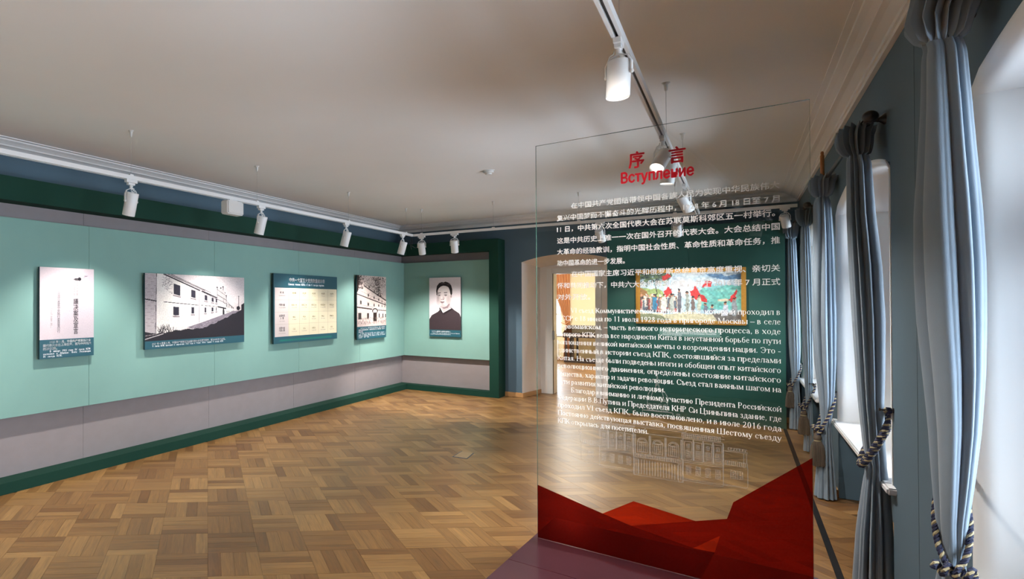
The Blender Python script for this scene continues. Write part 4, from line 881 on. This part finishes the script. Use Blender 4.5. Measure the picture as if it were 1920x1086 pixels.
for (x,y,w,h_,co) in ((.155,.50,.045,.26,(.22,.48,.62)),(.25,.50,.05,.30,(.84,.84,.80)),(.33,.50,.04,.34,(.70,.72,.68)),(.405,.40,.034,.42,(.42,.42,.46)),(.485,.45,.038,.36,(.62,.64,.60)),(.60,.52,.036,.26,(.74,.74,.66)),(.54,.55,.03,.25,(.45,.38,.36)),(.85,.66,.05,.22,(.80,.80,.84)),(.93,.58,.045,.30,(.58,.60,.62)),(.66,.68,.03,.14,(.42,.44,.50)),(.72,.72,.03,.1,(.42,.44,.50))):
    c.poly([(x-w*.45,y),(x+w*.45,y),(x+w*.6,y+h_*.55),(x+w*.35,y+h_),(x-w*.45,y+h_),(x-w*.55,y+h_*.55)],co); c.ell(x,y-.03,.013,.032,(.78,.56,.44)); c.ell(x,y-.045,.014,.02,(.22,.18,.18)); c.line(x,y+h_*.5,x,y+h_,.003,(.3,.28,.28))
c.ell(.83,.57,.055,.03,(.85,.78,.66))
def smooth_noise(h,w,sc):
    n=RNG.normal(0,1,(h//sc+2,w//sc+2)); y=np.linspace(0,n.shape[0]-1.01,h); x=np.linspace(0,n.shape[1]-1.01,w); yi=y.astype(int); xi=x.astype(int); fy=(y-yi)[:,None]; fx=(x-xi)[None]
    return (n[np.ix_(yi,xi)]*(1-fy)*(1-fx)+n[np.ix_(yi+1,xi)]*fy*(1-fx)+n[np.ix_(yi,xi+1)]*(1-fy)*fx+n[np.ix_(yi+1,xi+1)]*fy*fx)
for sc,am in ((9,1.5),(4,.8)):
    yy=np.clip(np.arange(c.h)[:,None]+smooth_noise(c.h,c.w,sc)*am,0,c.h-1).astype(int); xx=np.clip(np.arange(c.w)[None]+smooth_noise(c.h,c.w,sc)*am,0,c.w-1).astype(int); c.a=c.a[yy,xx]
c.a=np.clip(c.a*(1+.10*smooth_noise(c.h,c.w,5)[...,None])*.9+.06,0,1); c.noise(.02,1)
c.obj('canvas',pt,(fx0+.045,PYf+.018,fz0+.045),UB,UZ,fx1-fx0-.09,fz1-fz0-.09)
t=thing('caption_plate','small grey-green caption plate under the gold-framed painting','caption plate'); m_cap2=mat('grey green caption print',(.10,.20,.17),.5)
g=G(); g.box(-.842,-.182,PY-.006,PY-.0005,1.128,1.232); g.obj('plate',m_cap2,t,bevel=.001)
put_text('caption_line','1927 年 10 月，部队到达井冈山，开始创建农村革命根据地。',m_ink,t,(-.842,PY-.0062,0),UB,UZ,.022,.05,1.212,width=.56,off=.0006)
for i,s in enumerate(('В октябре 1927 года отряды пришли в горы и начали создание','революционной опорной базы в сельских районах. Эта картина','показывает их прибытие.')): serif_line('caption_line',s,m_ink,t,(-.842,PY-.0062,0),UB,UZ,.022,.04,1.183-.020*i,x1=.62 if i<2 else .26,bold=1.2)

# ---------------------------------------------------------------- curtains by the windows
def interp(prof,z):
    for a,b in zip(prof,prof[1:]):
        if a[0]>=z>=b[0]:
            t=(a[0]-z)/max(1e-6,a[0]-b[0]); return [a[i]+(b[i]-a[i])*t for i in (1,2)]
    return list(prof[-1][1:]) if z<prof[-1][0] else list(prof[0][1:])
def curtain(label,prof,y,zg,zt,seed,n=8,hyk=1.5,group=None,dy=0,hd=-.02):
    """gathered curtain: closed pleated column pinched at zg (heading) and zt (tie)"""
    r=random.Random(seed); N=192; ztop=prof[0][0]; v=[];f=[]; ph=[r.uniform(0,6.28) for _ in range(4)]; zs=[]
    z=ztop; hx0=interp(prof,zg)[1]*.86
    while z>.012: zs.append(z); z-= .012 if z>zg-.12 else (.02 if abs(z-zt)<.2 else .05)
    zs.append(.012)
    for z in zs:
        x,hx=interp(prof,z); hy=hx*hyk
        if z>zg: k=((z-zg)/(ztop-zg)); k=k**.75; hx=hx0*(1-k)+.056*k; hy=hx0*(1-k)+.135*k; amp=.30
        else:
            k=min(1,(zg-z)/.5); amp=.42-.12*k; hy=hx*(1.0+(hyk-1)*k)
            gq=math.exp(-((zg-z)/.03)**2); q=math.exp(-((z-zt)/.16)**2); amp=amp*(1-.35*q); hy=hy*(1-.25*q)
            if z<zt: amp=.36
            hx*=1-.14*gq; hy*=1-.14*gq
        for i in range(N):
            a=2*PI*i/N
            aw=a+.25*math.sin(a*2+ph[0])+.10*math.sin(3*a+ph[1]+z*.7)+.05*math.sin(z*2.3+ph[2])
            s1=abs(math.sin(aw*n/2+.3*math.sin(z*1.1+ph[3]))); s2=abs(math.sin(aw*(n+5)/2+ph[2]+z*.4))
            fd=1-amp*(1-s1**.8)-amp*.22*(1-s2)
            zz=z
            if z>zg:
                tri=2*abs(((a*16/(2*PI)+.12*math.sin(2*a+seed))%1)*2-1)-1; q2=.35+.65*min(1,k*2); fx,fy=(math.cos(a),math.sin(a)); d_=.027*q2*tri
                v.append((x+hx*fx+d_*fx*1.1,y+dy+hd*k+hy*fy+d_*fy*1.6,zz+ (.008*tri if z==ztop else 0)-.02*k*fy)); continue
            v.append((x+hx*1.10*fd*math.cos(a),y+dy+hy*1.10*fd*math.sin(a),zz))
    for i in range(len(zs)-1):
        for k in range(N): f.append((i*N+k,(i+1)*N+k,(i+1)*N+(k+1)%N,i*N+(k+1)%N))
    g=G(); g.add(v,f); g.poly([v[k] for k in range(0,N)][::-1])
    o=g.obj('curtain',m_cur,smooth=34,fix=False); tag(o,label,'curtain',group); return o
CP={'c1':[(2.62,.530,.058),(2.591,.525,.060),(2.55,.515,.070),(2.514,.507,.070),(2.468,.512,.052),(2.431,.519,.046),(2.239,.522,.052),(2.063,.522,.059),(1.889,.522,.067),(1.715,.524,.07),(1.542,.526,.068),(1.369,.53,.061),(1.196,.531,.052),(1.023,.527,.042),(.885,.524,.032),(.775,.526,.024),(.66,.522,.036),(.334,.522,.058),(.01,.523,.067)],
'c2n':[(2.585,.527,.05),(2.542,.515,.064),(2.488,.513,.063),(2.437,.515,.048),(2.362,.521,.049),(2.094,.526,.055),(1.796,.54,.063),(1.502,.55,.063),(1.208,.555,.055),(1.031,.557,.048),(.827,.566,.042),(.698,.575,.038),(.567,.573,.051),(.332,.566,.066),(.01,.56,.076)],
'c2f':[(2.602,.542,.051),(2.574,.527,.065),(2.539,.527,.062),(2.468,.533,.043),(2.393,.533,.05),(2.109,.537,.056),(1.454,.537,.067),(1.106,.541,.06),(.825,.547,.043),(.629,.544,.029),(.498,.54,.035),(.28,.537,.049),(.01,.536,.064)],
'c3n':[(2.603,.564,.041),(2.551,.559,.05),(2.494,.554,.046),(2.424,.558,.036),(1.985,.56,.045),(1.408,.566,.045),(.833,.573,.036),(.518,.575,.027),(.317,.571,.034),(.01,.568,.044)],
'c3f':[(2.566,.519,.059),(2.512,.509,.074),(2.458,.509,.064),(2.389,.518,.044),(1.915,.525,.049),(1.375,.536,.059),(.971,.544,.054),(.702,.547,.039),(.567,.548,.036),(.298,.544,.054),(.01,.544,.061)]}
GC='curtains tied back beside the windows'
curtain('pale blue curtain lit by the nearest window, knotted cord at its foot',CP['c1'],2.95,2.455,.765,3,n=7,group=GC)
curtain('grey shadowed curtain at the near side of the middle window',CP['c2n'],4.74,2.42,.698,5,n=8,group=GC,hd=.15)
curtain('blue curtain at the far side of the middle window, with hanging tassel',CP['c2f'],6.75,2.46,.629,7,n=9,group=GC)
curtain('dark curtain at the near side of the farthest window',CP['c3n'],8.72,2.42,.518,9,n=8,group=GC,hd=.10)
curtain('light blue curtain in the far corner against the dark green wall',CP['c3f'],10.15,2.40,.62,11,n=8,group=GC)
curtain('blue curtain beside the camera at the near side of the nearest window',CP['c2n'],.85,2.42,.698,13,n=8,group=GC)

def rod(y0,y1,label):
    t=thing('curtain_rod',label,'curtain rod',(.553,y0,2.605),'dark curtain rods over the windows')
    Q=Matrix.Rotation(-PI/2,4,'X') # local z -> +y
    g=G(); g.lathe([(.012,0),(.012,y1-y0)],14,T=Q); g.obj('rod',m_bronze,t,smooth=40)
    for e,s in ((0,-1),(y1-y0,1)):
        g=G(); g.lathe([(.0,-.072),(.014,-.068),(.027,-.054),(.033,-.034),(.029,-.014),(.016,-.002),(.020,.004),(.020,.012),(.013,.016)],20,T=T(0,e,0)@Q@(Matrix.Identity(4) if s<0 else Matrix.Rotation(PI,4,'X')),caps=False); g.obj('finial',m_bronze,t,smooth=60)
    for e in (.05,y1-y0-.05):
        g=G(); X=Matrix.Rotation(PI/2,4,'Y'); L=XR-.553
        g.lathe([(.019,-.006),(.019,.012),(.010,.016),(.010,L-.034),(.014,L-.030),(.012,L-.026),(.020,L-.016),(.031,L-.006),(.033,L)],18,T=T(0,e,-.006)@X); g.obj('bracket',m_bronze,t,smooth=50)
    for e in [.10+.028*i for i in range(6)]+[y1-y0-.10-.028*i for i in range(6)]:
        g=G(); g.tube([(.019*math.cos(a*PI/7),e,-.004+.019*math.sin(a*PI/7)) for a in range(14)],.0028,6,closed=True); g.obj('ring',m_bronze,t,smooth=True)
    return t
rod(.78,3.18,'dark bronze curtain rod over the nearest window'); rod(4.66,6.97,'dark bronze curtain rod over the middle window, round finial showing'); rod(8.45,10.45,'dark bronze curtain rod over the farthest window')
st=thing('wooden_baton','short varnished wooden baton standing upright on the middle curtain rod','wooden baton',(.549,6.93,2.617))
g=G(); g.lathe([(.011,0),(.013,.004),(.013,.03),(.010,.035),(.013,.04),(.013,.215),(.009,.222),(.011,.230),(.010,.245),(.004,.252)],14); g.obj('shaft',m_stick,st,smooth=45)

def rope(parent,path,R=.0046,r=.0046,pitch=.034):
    P=[Vector(p) for p in path]; fine=[]
    for a,b in zip(P,P[1:]):
        n=max(1,int((b-a).length/.0045))
        for i in range(n): fine.append(a.lerp(b,i/n))
    fine.append(P[-1]); 
    for k in range(3):
        prev=None; L=0; out=[]
        for i,p in enumerate(fine):
            t=(fine[min(i+1,len(fine)-1)]-fine[max(i-1,0)]).normalized()
            if prev is None: a=t.cross(UZ); a=a if a.length>.05 else t.cross(Vector((1,0,0)))
            else: a=prev-t*prev.dot(t)
            a.normalize(); prev=a; b=t.cross(a)
            if i: L+=(p-fine[i-1]).length
            q=2*PI*(L/pitch+k/3); out.append(p+a*(R*math.cos(q))+b*(R*math.sin(q)))
        g=G(); g.tube(out,r,6); o=g.obj('cord_strand',(m_navy,m_cream,m_navy)[k],parent,smooth=True,fix=False)
def tieback(label,cx,cy,rx,ry,zm,amp,azl,hook,knot=None,tassel=None,rk=1.0,double=0.0):
    t=thing('curtain_tieback',label,'tieback',(cx,cy,zm),'braided navy and cream cords tying back the curtains')
    c=Vector((cx,cy,zm)); path=[]
    for i in range(41):
        a=math.radians(azl)+PI+2*PI*i/40; path.append(Vector((rx*math.cos(a),ry*math.sin(a),-amp*math.cos(a-math.radians(azl)))))
    h=Vector(hook)-c; p0=path[0]
    rope(t,[h]+[h.lerp(p0,.5)+Vector((0,0,-.004))]+path,R=.0046*rk,r=.0046*rk)
    if double: rope(t,[h+Vector((0,0,-.004))]+[p+Vector((0,0,-double)) for p in path],R=.0046*rk,r=.0046*rk)
    g=G(); g.lathe([(.014,0),(.014,.003),(.004,.006),(.004,.045),(.009,.048),(.009,.053),(0,.056)],12,T=T(*(Vector((XR,hook[1],hook[2]))-c))@Matrix.Rotation(-PI/2,4,'Y')); g.obj('hook',m_bronze,t,smooth=40)
    low=Vector((rx*math.cos(math.radians(azl)),ry*math.sin(math.radians(azl)),-amp))
    if knot:
        kp=[]
        d=Vector((-math.sin(math.radians(azl)),math.cos(math.radians(azl)),0)); o=Vector((math.cos(math.radians(azl)),math.sin(math.radians(azl)),0))
        for i in range(49):
            q=i/48; a=2*PI*q*3.5; kp.append(low+d*((q-.5)*.085)+o*(.012+.016*math.cos(a))+UZ*(-.004+.018*math.sin(a)))
        kp+= [low+d*.03+o*.03+UZ*-.06,low+d*.012+o*.03+UZ*-.13]
        rope(t,kp,R=.0046*rk,r=.0048*rk)
    if tassel:
        tp=low+Vector(tassel); g=G(); g.lathe([(.004,.030),(.012,.024),(.020,.008),(.026,-.012),(.026,-.026),(.019,-.036),(.021,-.040)],18,T=T(*tp),caps=False); g.obj('tassel_head',m_tassel,t,smooth=60)
        g=G(); g.lathe([(.022,-.034),(.022,-.044)],18,T=T(*tp)); g.obj('tassel_band',m_cream,t)
        pr=[(.022,-.042),(.034,-.08),(.042,-.15),(.045,-.235)]; N=60; v=[];f=[]
        for (rr,z) in pr:
            for k in range(N): w=rr*(1+(.10 if k%2 else -.04)); v.append(tp+Vector((w*math.cos(2*PI*k/N),w*math.sin(2*PI*k/N),z+(random.uniform(-.012,.012) if z<-.2 else 0))))
        for i in range(3):
            for k in range(N): f.append((i*N+k,i*N+(k+1)%N,(i+1)*N+(k+1)%N,(i+1)*N+k))
        g=G(); g.add(v,f); g.poly(v[3*N:]); g.obj('tassel_skirt',m_tassel,t,fix=False)
        rope(t,[low,low*.5+tp*.5,tp+Vector((0,0,.025))],R=.004*rk,r=.0045*rk)
    return t
tieback('navy and cream cord knotted around the pale nearest curtain',.525,2.95,.036,.050,.885,.135,-100,(.60,3.21,1.03),knot=True,rk=.95)
tieback('thick dark cord pulled from a wall hook around the grey curtain',.575,4.72,.060,.062,.86,.15,185,(.598,4.57,1.03),rk=1.9,double=.012)
tieback('cord with a large tassel hanging on the far curtain of the middle window',.545,6.75,.048,.06,.70,.13,200,(.598,6.86,.86),knot=True,tassel=(-.012,-.03,-.06),rk=1.3)
tieback('cord with a tassel on the dark curtain near the farthest window',.575,8.72,.045,.055,.60,.11,200,(.598,8.6,.74),knot=True,tassel=(-.004,-.03,-.06),rk=1.2)
tieback('cord with a tassel on the curtain in the far corner',.548,10.15,.052,.06,.68,.12,200,(.598,10.28,.82),knot=True,tassel=(-.006,-.03,-.04),rk=1.2)

# ---------------------------------------------------------------- the room beyond the doorway
w=bpy.data.objects.new('window_5',G().box(-4.75,-3.72,18.2,18.34,.64,.67).mesh('window_sill_board',m_frame)); COL.objects.link(w); tag(w,kind='structure')
g=G()
for x in (-4.75,-4.26,-3.77): g.box(x,x+.05,18.25,18.31,.67,2.6)
for z in (.672,1.25,1.9,2.552): g.box(-4.748,-3.722,18.255,18.305,z,z+.04)
g.obj('frame',m_frame,w); g=G(); g.poly([(-4.75,18.28,.67),(-3.72,18.28,.67),(-3.72,18.28,2.6),(-4.75,18.28,2.6)]); g.obj('pane',m_pane,w,fix=False)
g=G(); v=[];f=[]; N=60; zz=[2.72,2.5,2.1,1.7,1.3,1.08,1.0,.8,.4,.03]; lx=[-3.99,-3.985,-3.93,-3.83,-3.70,-3.63,-3.62,-3.64,-3.66,-3.67]
for z,l in zip(zz,lx):
    for k in range(N): q=k/(N-1); v.append((l+(-3.50-l)*q,18.10+.030*math.sin(q*2*PI*6.5),z))
for i in range(len(zz)-1):
    for k in range(N-1): f.append((i*N+k,i*N+k+1,(i+1)*N+k+1,(i+1)*N+k))
g.add(v,f); cu=g.obj('curtain',m_or,smooth=60,fix=False); tag(cu,'apricot curtain gathered beside the window of the far room','curtain')
sm=cu.modifiers.new('thickness','SOLIDIFY'); sm.thickness=.004
g=G(); g.tube([(-3.72,18.05,1.04),(-3.60,18.03,1.0),(-3.49,18.06,1.10),(-3.47,18.18,1.16)],.01,8); tag(g.obj('curtain_tieback',m_or,smooth=True),'apricot tie around the curtain of the far room','tieback')
dc=thing('display_case','dark-legged display case with slanted glass top in the far room','display case',(-2.9,17.5,0))
def db(n,m,*b,**k): g=G(); g.box(*b); return g.obj(n,m,dc,**k)
for x in (-.56,-.40,.35,.62):
    for y in (-.26,.30): db('leg',m_dwood,x,x+.045,y,y+.045,.03,.70)
db('rail',m_dwood,-.60,.70,-.30,.36,.68,.73); db('rail',m_dwood,-.58,.68,-.27,-.22,.03,.08); db('rail',m_dwood,-.58,.68,.30,.345,.03,.08)
g=G(); g.prism([(-.60,-.30,.73),(-.60,.36,.73),(-.60,.36,.95),(-.60,-.30,.76)],(1.30,0,0)); g.obj('desk_top',m_paper2,dc)
for i in range(5):
    x=-.55+.25*i; g=G(); g.prism([(x,-.24,.779),(x+.18,-.24,.779),(x+.18,.20,.906),(x,.20,.906)],(0,0,.004)); g.obj('paper_sheet',m_paper,dc)
g=G(); g.prism([(-.60,-.30,.80),(.70,-.30,.80),(.70,.36,.99),(-.60,.36,.99)],(0,0,.004)); g.obj('glass_cover',m_pane,dc)
g=G(); g.prism([(-.60,-.305,.76),(.70,-.305,.76),(.70,-.305,.81),(-.60,-.305,.81)],(0,.01,0)); g.obj('frame_strip',m_dwood,dc)
rd=thing('radiator','white panel radiator under the far window','radiator',(-4.2,18.1,0))
for i in range(9): g=G(); g.box(-.42+i*.095,-.35+i*.095,-.04,.04,.12,.56); g.obj('radiator_section',m_frame,rd,bevel=.01)
l=bpy.data.lights.new('far_room_fill','AREA'); l.shape='DISK'; l.size=1.2; l.energy=230; l.color=(1,.93,.82); o=bpy.data.objects.new('far_room_fill',l); COL.objects.link(o); o.location=(-3.2,15.2,3.1)  # added unseen fill light over the far room, no fixture built
